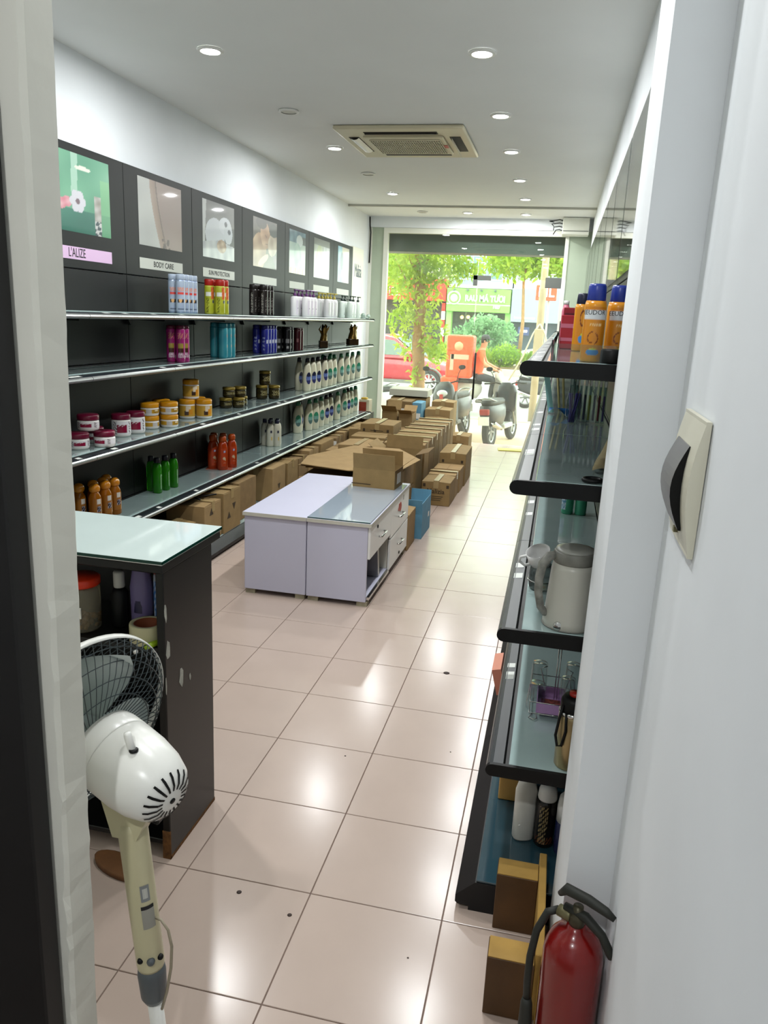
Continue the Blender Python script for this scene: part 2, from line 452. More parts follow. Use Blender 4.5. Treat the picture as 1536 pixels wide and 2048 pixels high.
ac_sticker = MB().box(.268, .298, -.05, .05, -.0475, -.0465).obj('sticker', mat('pink_sticker', 'c9685c', .6), ac)

# white junction box with loose wires where the soffit meets the right wall
jb_ = thing('junction_box', 'white box under the ceiling corner with black wires hanging out', 'junction box', (.62, 8.8, 2.8))
MB().rbox(-.16, .17, -.1, .16, 0, .205, .006, 1).obj('cover', FRAME, jb_)
MB().box(-.15, .165, -.104, -.1, .04, .046).obj('seam', BLACK, jb_)
for s in range(4):
    MB().tube([(-.16, -.05, .05+.04*s), (-.2, -.06, .06+.04*s), (-.24-.03*s, -.05, .055+.035*s), (-.27, -.05, .0+.05*s)], .006, 6).obj('loose_wire', BLACK, jb_)

# black cable running down the left front corner
tag(MB().tube([(-2.122, 8.965, 3.0), (-2.118, 8.97, 2.9), (-2.105, 8.97, 2.8), (-2.108, 8.97, 2.6), (-2.112, 8.97, 2.4)], .008, 8).obj('wall_cable', BLACK), 'black cable hanging in the far left corner below the ceiling', 'cable')
# lettering panel on the left wall by the window
lp = MB().rbox(-.27, .27, 0, .058, -.45, .45, .002, 1).obj('wall_name_panel', mat('cream_board', 'dcdccd', .5), None, (-2.071, 8.215, 2.08), (0, 0, PI/2))
tag(lp, 'cream panel with grey lettering on the left wall beside the shop front', 'sign')
link('lettering', text_mesh('Malizia', .2, mat('blue_grey_letter', '6f7a80', .6), 0, spacing=.9, sxy=(.72, 1.15)), lp, (0, -.002, .16))

# ------------------------------------------------------------------ wall shelving, in bays
SIGNM = mat('sign_strip', 'b7bab0', .5)
SIGNPINK = mat('sign_strip_pink', 'c9a9c8', .5)
TAGW = mat('price_tag', 'c9cdc6', .5)
def n2(s, t, k=0.):  # cheap smooth variation for prints
    return .5+.25*math.sin(7.3*s+3.1*t+k)+.25*math.sin(-4.1*s+9.7*t+1.7*k)
# prints of the posters (loose colour fields)
def po_green(s, t):
    c = mixc((120, 190, 150), (70, 150, 115), n2(s, t, 1)*.8)
    if t < .30: c = mixc((28, 112, 92), (60, 140, 115), t/.3*n2(s, t))
    if abs(s-.42-.05*(t-.9)) < .05 and t > .5: c = mixc(c, (205, 235, 215), .7)
    if ell(s, t, .55, .83, .13, .03): c = (240, 245, 225)
    for (x, y) in ((.10, .36), (.2, .34), (.28, .37)):
        if ell(s, t, x, y, .07, .07): c = mixc((225, 130, 145), (245, 190, 195), n2(s*6, t*6))
    for a in range(6):
        if ell(s, t, .45+.075*math.cos(a*1.047), .40+.09*math.sin(a*1.047), .055, .06): c = (226, 226, 232)
    if ell(s, t, .45, .40, .035, .035): c = (120, 95, 105)
    if .72 < s < .84 and .1 < t < .52: c = mixc((150, 150, 135), (205, 200, 195), n2(s*5, t*5))
    if .72 < s < .84 and t < .2: c = (215, 215, 210) if n2(s*9, t*9) > .5 else (60, 80, 85)
    if s > .84 and t < .75: c = mixc(c, (140, 205, 140), .6)
    if s < .05 and t > .25: c = (190, 180, 160)
    return c
def po_body(s, t):
    e = .25+.22*(1-t)**1.5
    if s < e: return mixc((205, 208, 200), (185, 188, 182), n2(s, t))
    c = mixc((165, 145, 132), (148, 128, 118), n2(s*.6, t*.7))
    if s < e+.13: c = mixc((176, 154, 134), (150, 128, 110), (s-e)/.13)
    if abs(s-e-.14) < .012: c = (118, 98, 84)
    if t < .15 and .5 < s < .7 and n2(s*8, t*4) > .55: c = (100, 84, 72)
    return c
def po_pup(s, t):
    c = mixc((98, 100, 92), (70, 72, 68), n2(s, t))
    if s < .12-.08*(1-t): c = (190, 195, 190)
    if ell(s, t, .38, .42, .30, .30, .3): c = (196, 202, 206)
    if ell(s, t, .70, .62, .20, .16): c = (206, 212, 216)
    if ell(s, t, .80, .50, .14, .20): c = (198, 205, 208)
    if ell(s, t, .72, .66, .045, .05) or ell(s, t, .83, .53, .05, .045): c = (60, 66, 76)
    if t < .34-.15*abs(s-.5): c = mixc((205, 208, 205), (160, 166, 168), n2(s*4, t))
    if ell(s, t, .58, .24, .15, .12): c = mixc((132, 95, 58), (200, 175, 140), n2(s*5, t*5))
    return c
def po_pair(s, t):
    c = mixc((92, 82, 66), (64, 58, 50), n2(s, t))
    if ell(s, t, .22, .30, .30, .42, -.3): c = mixc((190, 160, 122), (140, 104, 76), n2(s*2, t*2))
    if ell(s, t, .50, .68, .20, .28, .2): c = mixc((196, 160, 124), (150, 112, 84), n2(s*2, t*3))
    if ell(s, t, .34, .92, .22, .13): c = (56, 48, 40)
    if ell(s, t, .82, .52, .20, .26, -.4): c = mixc((206, 190, 164), (160, 140, 118), n2(s*3, t*2))
    if ell(s, t, .86, .82, .2, .14): c = (60, 62, 58)
    if s+.5*t > .95 and t < .3: c = mixc((120, 86, 104), (90, 70, 86), n2(s*4, t*4))
    if ell(s, t, .42, .16, .24, .07, .5): c = (222, 205, 160)
    if ell(s, t, .53, .66, .05, .012, -.6) or ell(s, t, .56, .5, .05, .014): c = (104, 70, 56)
    return c
def po_pale(s, t):
    c = mixc((150, 180, 170), (190, 205, 190), n2(s, t))
    if t > .72: c = mixc((60, 100, 120), (110, 150, 160), n2(s*3, t*2))
    if s > .6 and .7 < t < .9: c = (52, 58, 58)
    if ell(s, t, .62, .78, .2, .14): c = (200, 210, 205)
    if ell(s, t, .5, .42, .22, .3): c = mixc((180, 205, 190), (140, 175, 160), n2(s*2, t*2))
    if t < .14: c = mixc((215, 190, 110), (220, 215, 190), n2(s*6, t))
    return c
def po_pleat(s, t):
    c = mixc((190, 196, 180), (160, 170, 150), n2(s*2, t))
    if ell(s, t, .35, .45, .22, .4): c = mixc((170, 185, 130), (200, 205, 170), n2(s*3, t))
    if s > .62: c = mixc((180, 188, 185), (215, 218, 212), n2(s*5, t))
    if t > .84: c = (120, 122, 112)
    return c
def po_blue(s, t):
    c = mixc((206, 200, 176), (225, 215, 190), n2(s, t))
    if s < .42-.15*(t-.5): c = mixc((130, 185, 205), (170, 210, 215), n2(s*2, t*2))
    if ell(s, t, .35, .6, .13, .25): c = (110, 125, 150)
    if ell(s, t, .68, .38, .2, .22): c = (215, 175, 140)
    return c
def po_plain(s, t): return mixc((196, 200, 188), (150, 160, 150), n2(s, t, 2))
POSTERS = {k: paint('poster', .575, .405, 96, 70, lambda s, t, fn=fn: tuple(c*.80 for c in fn(s, t)), PRINT_POSTER) for k, fn in dict(green=po_green, body=po_body, pup=po_pup, pair=po_pair, pale=po_pale, pleat=po_pleat, blue=po_blue, plain=po_plain).items()}
FILM = glass_mat('clear_poster_film', 'f4f6f4', .02)

ACRYL = glass_mat('acrylic_cover_sheet', 'f2f4f2', .03)
GLASS_D, FRONT_D = .252, .315
LZ = (1.655, 1.34, .925, .478)     # tops of the left shelves
RZ = (1.607, 1.31, .907, .502)     # tops of the right shelves
RAILP = [(.262, -.012), (.268, -.007), (.296, -.009), (.306, -.013), (.313, -.019), (.3155, -.026), (.312, -.033), (.304, -.038), (.262, -.038)]
RAILM = [2, 0, 0, 1, 1, 1, 1, 2, 2]
def end_cap(): 
    p = [(0, -.001), (.29, -.001)]+[(.297+.0185*math.sin(a), -.0195+.0185*math.cos(a)) for a in [PI*k/8 for k in range(9)]]+[(0, -.041)]
    return MB().prism(p, 0, .012)
_bm = {}
def bay(side, y0, y1, label, poster, sign=None, signmat=None, ends=(False, False), plinth_d=.44, tags=()):
    W = y1-y0; ZS = LZ if side < 0 else RZ
    if side < 0: root = thing('wall_shelving', label, 'shelving unit', (-2.07, y0, 0), 0)
    else: root = thing('wall_shelving', label, 'shelving unit', (.80, y1, 0), PI)
    key = (side, round(W, 3), plinth_d)
    if key not in _bm:
        P = {}
        P['header_panel'] = MB().rbox(-.03, 0, .002, W-.002, 1.878, 2.515, .002, 1).mesh('header_panel', BLACK_LAM)
        P['backs'] = [MB().rbox(-.03, 0, .003, W-.003, a, b, .0015, 1).mesh('back_panel', BLACK_LAM) for a, b in ((ZS[1]+.012, 1.872), (ZS[2]+.012, ZS[1]+.006), (ZS[3]+.012, ZS[2]+.006), (.1, ZS[3]+.006))]
        P['upright'] = MB().box(-.045, -.012, -.02, .02, 0, 2.3).mesh('upright', BLACK)
        P['shelf_board'] = MB().box(.0, .262, .002, W-.002, -.034, -.0075).mesh('shelf_board', BLACK_MET)
        P['glass_top'] = MB().rbox(.003, GLASS_D, .001, W-.001, -.007, 0, .0015, 1).mesh('glass_top', SHELFGLASS)
        P['front_rail'] = MB().prism(RAILP, .0015, W-.0015, RAILM, smooth=False).mesh('front_rail', [DARKGLOSS, CHROME, BLACK])
        P['bracket'] = MB().prism([(-.045, -.036), (.045, -.036), (.006, -.082), (-.006, -.082)], .001, .02, axis='X').box(.02, .25, -.004, .004, -.05, -.0345).mesh('bracket', BLACK)
        d = plinth_d
        P['plinth'] = MB().prism([(0, .015), (d-.008, .015), (d, .022), (d, .045), (d-.055, .098), (0, .098)], .001, W-.001).box(0, d-.04, .001, W-.001, 0, .015).mesh('plinth', BLACK_MET)
        P['plinth_glass'] = MB().rbox(.01, d-.058, .004, W-.004, .0985, .105, .001, 1).mesh('plinth_glass', SHELFGLASS if side < 0 else mat('dark_plinth_glass', '24404a', .08, coat=.8))
        P['cap'] = end_cap().mesh('end_cap', BLACK)
        _bm[key] = P
    P = _bm[key]
    h = link('header_panel', P['header_panel'], root)
    c = .5*W
    po = link('poster', POSTERS[poster], h, (.0012, c, 2.27), (0, 0, PI/2))
    if W < .85: po.scale = (.86, 1, 1)
    sg = MB().rbox(-.29*min(1, W/.9), .29*min(1, W/.9), -.001, .001, -.033, .033, .0005, 1).obj('sign_strip', signmat or SIGNM, h, (.001, c, 1.957), (0, 0, PI/2))
    if sign: link('lettering', text_mesh(*sign[:3], **sign[3]), h, (.0026, c+sign[4], 1.957), (0, 0, PI/2))
    if side > 0: MB().box(.004, .007, .03, W-.03, 1.9, 2.49).obj('acrylic_cover', ACRYL, h)
    for me in P['backs']: link('back_panel', me, root)
    link('upright', P['upright'], root)
    for k, z in enumerate(ZS):
        b = link('shelf_board', P['shelf_board'], root, (0, 0, z))
        link('glass_top', P['glass_top'], b); link('front_rail', P['front_rail'], b)
        link('bracket', P['bracket'], b)
        rnd = random.Random(int(y0*100)+k*7+(50 if side > 0 else 0))
        for q in range(rnd.choice((1, 2, 3)) if side < 0 else rnd.choice((2, 3, 4))):
            yy = rnd.uniform(.08, W-.1); wd = rnd.choice((.035, .05, .06))
            MB().add([(.272, yy, -.0062), (.299, yy, -.0095), (.299, yy+wd, -.0095), (.272, yy+wd, -.0062)], [(0, 1, 2, 3)]).obj('price_tag', TAGW, b)
        if ends[0]: link('end_cap', P['cap'], b, (0, -.0125 if side < 0 else -.0125, 0))
        if ends[1]: link('end_cap', P['cap'], b, (0, W+.0005, 0))
    link('plinth', P['plinth'], root); link('plinth_glass', P['plinth_glass'], root)
    return root
YB = (.81, 1.71, 2.60, 3.50, 4.41, 5.45, 6.17, 7.09, 7.93)
B0 = dict(bold=.0)
bay(-1, YB[0], YB[1], 'black wall shelving bay at the near left, mostly hidden by the door jamb', 'plain', ends=(True, False))
r1 = bay(-1, YB[1], YB[2], 'black wall shelving bay with the green flower poster and pink sign strip', 'green', ("L'ALIZE", .062, INK, dict(bold=.0, sxy=(.8, 1.1)), -.06), SIGNPINK)
bay(-1, YB[2], YB[3], 'black wall shelving bay under the BODY CARE sign strip', 'body', ('BODY CARE', .05, INK, dict(bold=.0004), .02))
bay(-1, YB[3], YB[4], 'black wall shelving bay under the SUN PROTECTION sign strip', 'pup', ('SUN PROTECTION', .046, INK, dict(bold=.0003), 0.))
bay(-1, YB[4], YB[5], 'black wall shelving bay with the poster of two faces', 'pair')
bay(-1, YB[5], YB[6], 'narrow black wall shelving bay with the pale blue-green poster', 'pale')
bay(-1, YB[6], YB[7], 'black wall shelving bay with the pale green pleated-cloth poster', 'pleat')
bay(-1, YB[7], YB[8], 'last black wall shelving bay on the left, with the blue and peach poster', 'blue', ends=(False, True))
RB = [.06+.9*k for k in range(10)]
posters_r = ('plain', 'pleat', 'pale', 'plain', 'pleat', 'pale', 'plain', 'pleat', 'pale')
for k in range(9):
    bay(1, RB[k], RB[k+1], ('black shelving bay along the right wall, nearest, holding the kettle' if k == 0 else f'black shelving bay along the right wall, {ORD[k]} from the doorway'), posters_r[k], ends=(k == 8, k == 0), plinth_d=.372)

# ------------------------------------------------------------------ goods: templates
def pl(name, c, rough=.3, **k): return mat(name, c, rough, **k)
def can_T(name, r, h, body, cap, cap_h, fn, a0=-2.2, a1=1.0):
    T = []
    z1 = h-cap_h
    part(T, name, MB().lathe([(r*.9, 0), (r, .004), (r, z1-.004), (r*.93, z1)], 20), body)
    part(T, 'cap', MB().lathe([(r*.93, z1), (r*.97, z1+.003), (r*.97, h-.008), (r*.88, h)], 20), cap)
    T.append(('label', patch('label', r*1.006, .012, z1-.008, a0, a1, 22, 26, fn), 0))
    return T
def l_silver(s, t):
    c = mixc((138, 152, 172), (166, 178, 192), n2(s, t))
    if .28 < s < .75:
        if .56 < t < .64: c = (196, 62, 52)
        if .66 < t < .78 and n2(s*9, t*7) > .38: c = (205, 130, 95)
        if .27 < t < .42: c = (205, 160, 105) if ell(s, t, .5, .36, .14, .06) else (38, 40, 48)
        if .06 < t < .1: c = (70, 80, 95)
    return c
def l_green(s, t):
    c = mixc((150, 156, 40), (178, 180, 58), n2(s, t))
    if .25 < s < .6 and .62 < t < .78: c = (215, 215, 205)
    if .3 < s < .5 and t < .55 and n2(s*14, t*16) > .5: c = (92, 98, 30)
    if .62 < s < .95 and t > .5: c = mixc((190, 70, 50), (205, 130, 60), n2(s*4, t*4))
    if ell(s, t, .8, .42, .1, .07): c = (80, 84, 92)
    return c
def l_black(s, t):
    c = (34, 28, 26)
    if .3 < s < .42 and .05 < t < .9 and n2(s*30, t*22) > .42: c = (150, 146, 138)
    if .62 < s < .72 and .1 < t < .7 and n2(s*30, t*22) > .5: c = (120, 116, 110)
    return c
def l_mag(s, t):
    c = mixc((134, 30, 92), (168, 42, 120), n2(s, t))
    if .3 < s < .7:
        if .72 < t < .9 and n2(s*9, t*9) > .55: c = (205, 130, 110)
        if .40 < t < .56: c = (160, 140, 60)
        if .24 < t < .4: c = (70, 38, 30)
        if .1 < t < .24 and n2(s*12, t*12) > .4: c = (215, 195, 205)
    if s > .78 and .04 < t < .16 and int(s*60) % 2: c = (220, 215, 220)
    return c
def l_teal(s, t):
    c = mixc((46, 128, 142), (66, 150, 160), n2(s, t))
    if s > .62:
        if .66 < t < .78 and n2(s*9, t*9) > .4: c = (150, 90, 70)
        if ell(s, t, .78, .38, .12, .06): c = (196, 140, 90)
    return c
def l_blue(s, t):
    c = mixc((34, 38, 118), (46, 52, 146), n2(s, t))
    if .3 < s < .5 and .05 < t < .75 and n2(s*20, t*12) > .6: c = (150, 160, 195)
    if .62 < s < .8 and .42 < t < .56: c = (190, 196, 212)
    return c
def l_noir(s, t):
    c = (18, 18, 20)
    if .35 < s < .65 and .38 < t < .55: c = (120, 120, 120)
    if .4 < s < .6 and .08 < t < .22 and int(s*70) % 2: c = (190, 190, 188)
    return c
def l_wine(s, t):
    c = (52, 16, 20)
    if .4 < s < .55 and .42 < t < .6: c = (120, 80, 80)
    return c
NAVY = pl('navy_cap', '15161f'); BLACKCAP = pl('black_cap', '161313')
K = {}
K['silver'] = can_T('spray_can', .029, .245, pl('silver_blue_can', '8e9db4', .25, metal=.5), pl('silver_blue_cap', '9aa6b6'), .035, l_silver)
K['lime'] = can_T('spray_can', .034, .243, pl('lime_can', 'a8aa34', .25), pl('red_cap', '9e2018'), .045, l_green)
K['noir_s'] = can_T('spray_can', .034, .247, pl('dark_brown_can', '221c1a', .22), pl('dark_brown_cap', '1d1716'), .04, l_black)
K['mag'] = can_T('spray_can', .029, .237, pl('magenta_can', '912163', .25), pl('wine_cap', '5e1830'), .02, l_mag)
K['teal'] = can_T('spray_can', .034, .255, pl('teal_can', '2f8896', .25), pl('teal_cap', '2c7f8c'), .03, l_teal)
K['blue'] = can_T('spray_can', .032, .237, pl('deep_blue_can', '26297e', .25), pl('deep_blue_cap', '22246c'), .03, l_blue)
K['noir'] = can_T('spray_can', .034, .222, pl('black_can', '101012', .2), BLACKCAP, .02, l_noir)
K['wine'] = can_T('spray_can', .034, .212, pl('dark_red_can', '34100f', .25), pl('dark_red_cap', '290c0c'), .02, l_wine)
# pump bottles
def pump_T(body, pump, fn, rx=.048, ry=.032, h=.19):
    T = []
    part(T, 'pump_bottle', MB().loft([(0, rx*.94, ry*.9, 0, 0), (.008, rx, ry, 0, 0), (h-.02, rx*.98, ry, 0, 0), (h-.006, rx*.8, ry*.8, 0, 0), (h, rx*.4, ry*.45, 0, 0)], 20, p=2.6), body)
    part(T, 'pump', MB().lathe([(.016, h), (.016, h+.022), (.006, h+.024), (.006, h+.048), (.012, h+.05), (.012, h+.062)], 12).rbox(-.008, .05, -.008, .008, h+.05, h+.062, .003, 1), pump)
    T.append(('label', patch('label', 1.0, .02, h*.8, -2.0, -.4, 14, 16, fn, sx=rx*1.012, sy=ry*1.03, rfun=lambda z: 1.0), 0))
    return T
def l_p(s, t):
    c = (216, 210, 218)
    if .35 < s < .6 and .15 < t < .6 and n2(s*22, t*14) > .62: c = (96, 80, 104)
    return c
def l_y(s, t):
    c = (214, 218, 212)
    if .5 < s < .8 and .15 < t < .7 and n2(s*18, t*12) > .55: c = (180, 164, 70)
    return c
def l_k(s, t):
    c = (205, 216, 208)
    if .35 < s < .55 and .12 < t < .35 and n2(s*18, t*18) > .5: c = (70, 74, 72)
    return c
PB = pl('white_bottle', 'd9d8d8', .3)
K['pump_p'] = pump_T(PB, pl('purple_pump', '5c2f66'), l_p)
K['pump_y'] = pump_T(PB, pl('yellow_pump', 'b5a648'), l_y, .045, .03)
K['pump_k'] = pump_T(pl('pale_green_bottle', 'cdd8cd', .3), pl('black_pump', '20302a'), l_k, .045, .03)
# jars
def jar_T(r, h, lid, body, fn, lid_h=.03, rl=1.0):
    T = []; z1 = h-lid_h
    part(T, 'cosmetic_jar', MB().lathe([(r*.86, 0), (r*.97, .006), (r, .016), (r, z1-.008), (r*.94, z1)], 24), body)
    part(T, 'lid', MB().lathe([(r*rl*.98, z1), (r*rl, z1+.003), (r*rl, h-.006), (r*rl*.93, h)], 24), lid)
    T.append(('label', patch('label', r*1.006, .018, z1-.01, -2.6, .6, 36, 14, fn), 0))
    return T
def l_mar(s, t):
    c = (222, 220, 222)
    if .30 < s < .62 and .12 < t < .78: c = mixc((126, 16, 50), (146, 24, 62), n2(s, t))
    if .34 < s < .55 and .6 < t < .9 and n2(s*12, t*5) > .5: c = (230, 225, 228)
    if (.16 < s < .28 or .7 < s < .78) and n2(s*10, t*6) > .5: c = (72, 44, 42)
    return c
def l_yel(s, t):
    c = (190, 146, 44)
    if .30 < s < .5: c = (196, 190, 186)
    if .55 < s < .8 and n2(s*8, t*5) > .62: c = (60, 46, 36)
    if .6 < s < .75 and .5 < t < .9: c = (222, 205, 170)
    return c
def l_yel2(s, t):
    c = (198, 154, 58)
    if .45 < s < .62 and .1 < t < .55: c = (64, 44, 34)
    if .5 < s < .72 and .45 < t < .95: c = (220, 205, 180)
    if .62 < s < .8 and .2 < t < .7: c = (206, 138, 40)
    return c
def l_gold(s, t):
    c = mixc((44, 38, 20), (66, 58, 26), n2(s, t))
    if .25 < s < .75 and .25 < t < .8 and n2(s*13, t*7) > .55: c = (170, 160, 110)
    return c
WJ = pl('white_jar', 'dcdad6', .25)
K['jar_m'] = jar_T(.058, .088, pl('maroon_lid', '66122e'), WJ, l_mar)
K['jar_mt'] = jar_T(.056, .135, pl('maroon_lid', '66122e'), WJ, l_mar, .032)
K['jar_y'] = jar_T(.058, .083, pl('amber_yellow_lid', 'c98a12'), WJ, l_yel)
K['jar_yt'] = jar_T(.057, .137, pl('amber_yellow_lid', 'c98a12'), WJ, l_yel2, .034)
DJ = pl('dark_olive_jar', '2f2a16', .15)
K['jar_g'] = jar_T(.049, .082, pl('gold_lid', '8e7a34', .3, metal=.5), DJ, l_gold, .022, 1.03)
K['jar_gt'] = jar_T(.05, .124, pl('gold_lid', '8e7a34', .3, metal=.5), DJ, l_gold, .024, 1.03)
# cream squeeze bottles
CREAMB = pl('cream_bottle', 'd3d0b6', .3)
def squeeze_T(cap, fn):
    T = []
    part(T, 'lotion_bottle', MB().loft([(0, .040, .026, 0, 0), (.006, .045, .029, 0, 0), (.06, .048, .030, 0, 0), (.13, .052, .031, 0, 0), (.2, .047, .029, .002, 0), (.25, .036, .024, .005, 0), (.285, .026, .019, .008, 0)], 20, p=2.3), CREAMB)
    part(T, 'cap', MB().loft([(.285, .027, .020, .008, 0), (.31, .026, .0195, .009, 0), (.324, .022, .017, .009, 0), (.330, .012, .010, .009, 0)], 16), cap)
    me = bpy.data.meshes.new('label'); vs = []; cols = []; fs = []
    n = 12
    for j in range(n+1):
        rr = j/n
        for k in range(24):
            a = 2*PI*k/24; x = .034*rr*math.cos(a); z = .13+.062*rr*math.sin(a)
            bx = .051; vs.append((x, -.0318*max(.05, (1-abs(x/bx)**2.3))**(1/2.3)-.0006, z)); cols.append(fn(.5+.5*rr*math.cos(a), .5+.5*rr*math.sin(a)))
    for j in range(n):
        for k in range(24): fs.append((j*24+k, j*24+(k+1) % 24, (j+1)*24+(k+1) % 24, (j+1)*24+k))
    T.append(('label', color_mesh('label', vs, fs, cols, PRINT, True), 0))
    return T
def l_oval(top, mid, bot):
    def fn(s, t):
        if abs((s-.5)**2*4+(t-.5)**2*4) > .86: return (200, 204, 190)
        if t > .62: return top
        if t > .34: return mixc(mid, (200, 206, 205), .45 if n2(s*14, t*20) > .7 else 0)
        return bot
    return fn
K['lot_g'] = squeeze_T(pl('green_cap', '2f7a5c'), l_oval((52, 136, 104), (104, 158, 146), (84, 112, 108)))
K['lot_n'] = squeeze_T(pl('navy_bottle_cap', '1b1c2c'), l_oval((34, 36, 62), (84, 106, 172), (52, 56, 104)))
# amber shower bottles
T = []
part(T, 'shower_bottle', MB().lathe([(.032, 0), (.036, .006), (.036, .13), (.033, .15), (.024, .166), (.022, .172)], 18), pl('amber_gel', 'b9701a', .08, trans=.45, ior=1.4))
part(T, 'cap', MB().lathe([(.0235, .170), (.030, .178), (.032, .192), (.028, .208), (.016, .218), (.004, .221)], 18), pl('amber_ball_cap', 'c27c1c', .12, coat=.5))
def l_amb(s, t):
    c = (150, 96, 34)
    if .3 < s < .75 and t > .72: c = (210, 205, 195)
    if .35 < s < .72 and .25 < t < .6: c = (40, 36, 50) if n2(s*9, t*9) < .6 else (170, 170, 180)
    return c
T.append(('label', patch('label', .0364, .03, .135, -1.3, .3, 14, 16, l_amb), 0)); K['amber'] = T
T = []
part(T, 'shower_bottle', MB().loft([(0, .028, .022, 0, 0), (.006, .032, .025, 0, 0), (.16, .032, .025, 0, 0), (.195, .026, .021, 0, 0), (.205, .018, .016, 0, 0)], 18, p=2.4), pl('green_gel', '2f8f18', .08, trans=.4, ior=1.4))
part(T, 'cap', MB().lathe([(.018, .205), (.02, .208), (.019, .236), (.014, .24)], 14), pl('dark_navy_cap', '10101c'))
T.append(('label', patch('label', 1., .03, .13, -1.1, .1, 10, 14, lambda s, t: (196, 214, 196) if .3 < s < .8 and n2(s*8, t*9) > .35 else (40, 120, 30), sx=.0325, sy=.0258, rfun=lambda z: 1.), 0)); K['green'] = T
T = []
part(T, 'shower_bottle', MB().loft([(0, .036, .026, 0, 0), (.006, .041, .029, 0, 0), (.16, .041, .029, 0, 0), (.2, .033, .025, 0, 0), (.225, .02, .019, 0, 0)], 18, p=2.4), pl('orange_red_gel', 'b23c12', .1, trans=.25, ior=1.4))
part(T, 'cap', MB().lathe([(.024, .222), (.028, .228), (.028, .256), (.022, .266)], 14), pl('burnt_orange_cap', 'a8440f'))
def l_or(s, t):
    c = (178, 62, 24)
    if ell(s, t, .5, .82, .22, .06): c = (46, 44, 84) if not ell(s, t, .5, .82, .17, .035) else (190, 190, 210)
    if ell(s, t, .42, .44, .14, .09): c = (206, 186, 150)
    if ell(s, t, .62, .40, .12, .09): c = (190, 160, 120)
    if .3 < s < .7 and .16 < t < .22 and n2(s*20, t*4) > .4: c = (200, 150, 120)
    return c
T.append(('label', patch('label', 1., .03, .17, -2.1, -.6, 14, 20, l_or, sx=.0416, sy=.0298, rfun=lambda z: 1.), 0)); K['orange'] = T
T = []
part(T, 'lotion_bottle', MB().loft([(0, .030, .022, 0, 0), (.006, .035, .025, 0, 0), (.17, .035, .025, 0, 0), (.2, .028, .021, 0, 0), (.212, .017, .016, 0, 0)], 18, p=2.5), pl('ivory_bottle', 'cfcdb9', .3))
part(T, 'cap', MB().lathe([(.019, .212), (.02, .215), (.02, .242), (.016, .248)], 14), pl('navy_pump_cap', '1c2038'))
def l_lo(s, t):
    c = (205, 203, 186)
    if .2 < s < .8 and .72 < t < .85: c = (52, 56, 76)
    if ell(s, t, .55, .36, .2, .13): c = (205, 172, 74)
    return c
T.append(('label', patch('label', 1., .02, .17, -2.0, -.5, 12, 18, l_lo, sx=.0356, sy=.0257, rfun=lambda z: 1.), 0)); K['lotion'] = T

# ------------------------------------------------------------------ goods: placing
def row(kind, z, items, desc, where, cat, group, rz=-.2):
    """items: (x, y[, dz, rot]); each gets a label that says which one it is"""
    items = sorted(items, key=lambda it: it[1]); n = len(items)
    xs = [it[0] for it in items]; mid = (max(xs)+min(xs))/2; two = max(xs)-min(xs) > .045
    cnt = {}
    for it in items:
        x, y = it[:2]; dz = it[2] if len(it) > 2 else 0; r = it[3] if len(it) > 3 else rz
        side = ('aisle row' if x > mid else 'wall row') if two else 'row'
        k = cnt.get(side, 0); cnt[side] = k+1
        lab = it[4] if len(it) > 4 else f'{desc} on {where}, {side}, {ORD[k]} from doorway'
        spawn(K[kind], (x, y, z+dz), r, lab, cat, group)
S1, S2, S3, S4 = (z+.0005 for z in LZ)
row('silver', S1, [(-1.93, 2.92), (-1.86, 2.89), (-1.862, 2.955), (-1.864, 3.02), (-1.866, 3.085), (-1.93, 2.985)], 'silver-blue spray can', 'the top left shelf', 'spray can', 'silver-blue spray cans', -.5)
row('lime', S1, [(-1.935, 3.48), (-1.86, 3.5), (-1.862, 3.575), (-1.936, 3.555)], 'lime spray can with red cap', 'the top left shelf', 'spray can', 'lime spray cans', -.5)
row('noir_s', S1, [(-1.935, 4.32), (-1.86, 4.36), (-1.862, 4.432), (-1.935, 4.392), (-1.862, 4.505)], 'dark brown spray can', 'the top left shelf', 'spray can', 'dark brown spray cans', -.5)
row('pump_p', S1, [(-1.955, 5.42), (-1.955, 5.53), (-1.955, 5.64), (-1.865, 5.5), (-1.865, 5.61), (-1.865, 5.72)], 'white bottle with purple pump', 'the top left shelf', 'pump bottle', 'purple pump bottles', 1.2)
row('pump_y', S1, [(-1.96, 6.2), (-1.96, 6.32), (-1.87, 6.22), (-1.87, 6.33), (-1.86, 6.44), (-1.96, 6.43)], 'white bottle with yellow pump', 'the top left shelf', 'pump bottle', 'yellow pump bottles', 1.2)
row('pump_k', S1, [(-1.945, 7.06), (-1.945, 7.18), (-1.86, 7.12), (-1.86, 7.24), (-1.86, 7.46)], 'pale bottle with black pump', 'the top left shelf', 'pump bottle', 'black pump bottles', 1.2)
row('mag', S2, [(-1.93, 2.88), (-1.868, 2.89), (-1.868, 2.955), (-1.93, 2.945)], 'magenta spray can', 'the second left shelf', 'spray can', 'magenta spray cans', -.4)
row('teal', S2, [(-1.95, 3.6), (-1.872, 3.57), (-1.872, 3.645), (-1.95, 3.675), (-1.874, 3.72)], 'teal spray can', 'the second left shelf', 'spray can', 'teal spray cans', .1)
row('blue', S2, [(-1.95, 4.43), (-1.872, 4.42), (-1.873, 4.49), (-1.874, 4.56), (-1.875, 4.63), (-1.95, 4.5)], 'deep blue spray can', 'the second left shelf', 'spray can', 'deep blue spray cans', -.5)
row('noir', S2, [(-1.94, 4.93), (-1.868, 4.97), (-1.868, 5.043), (-1.94, 5.01)], 'glossy black spray can', 'the second left shelf', 'spray can', 'black spray cans', -.5)
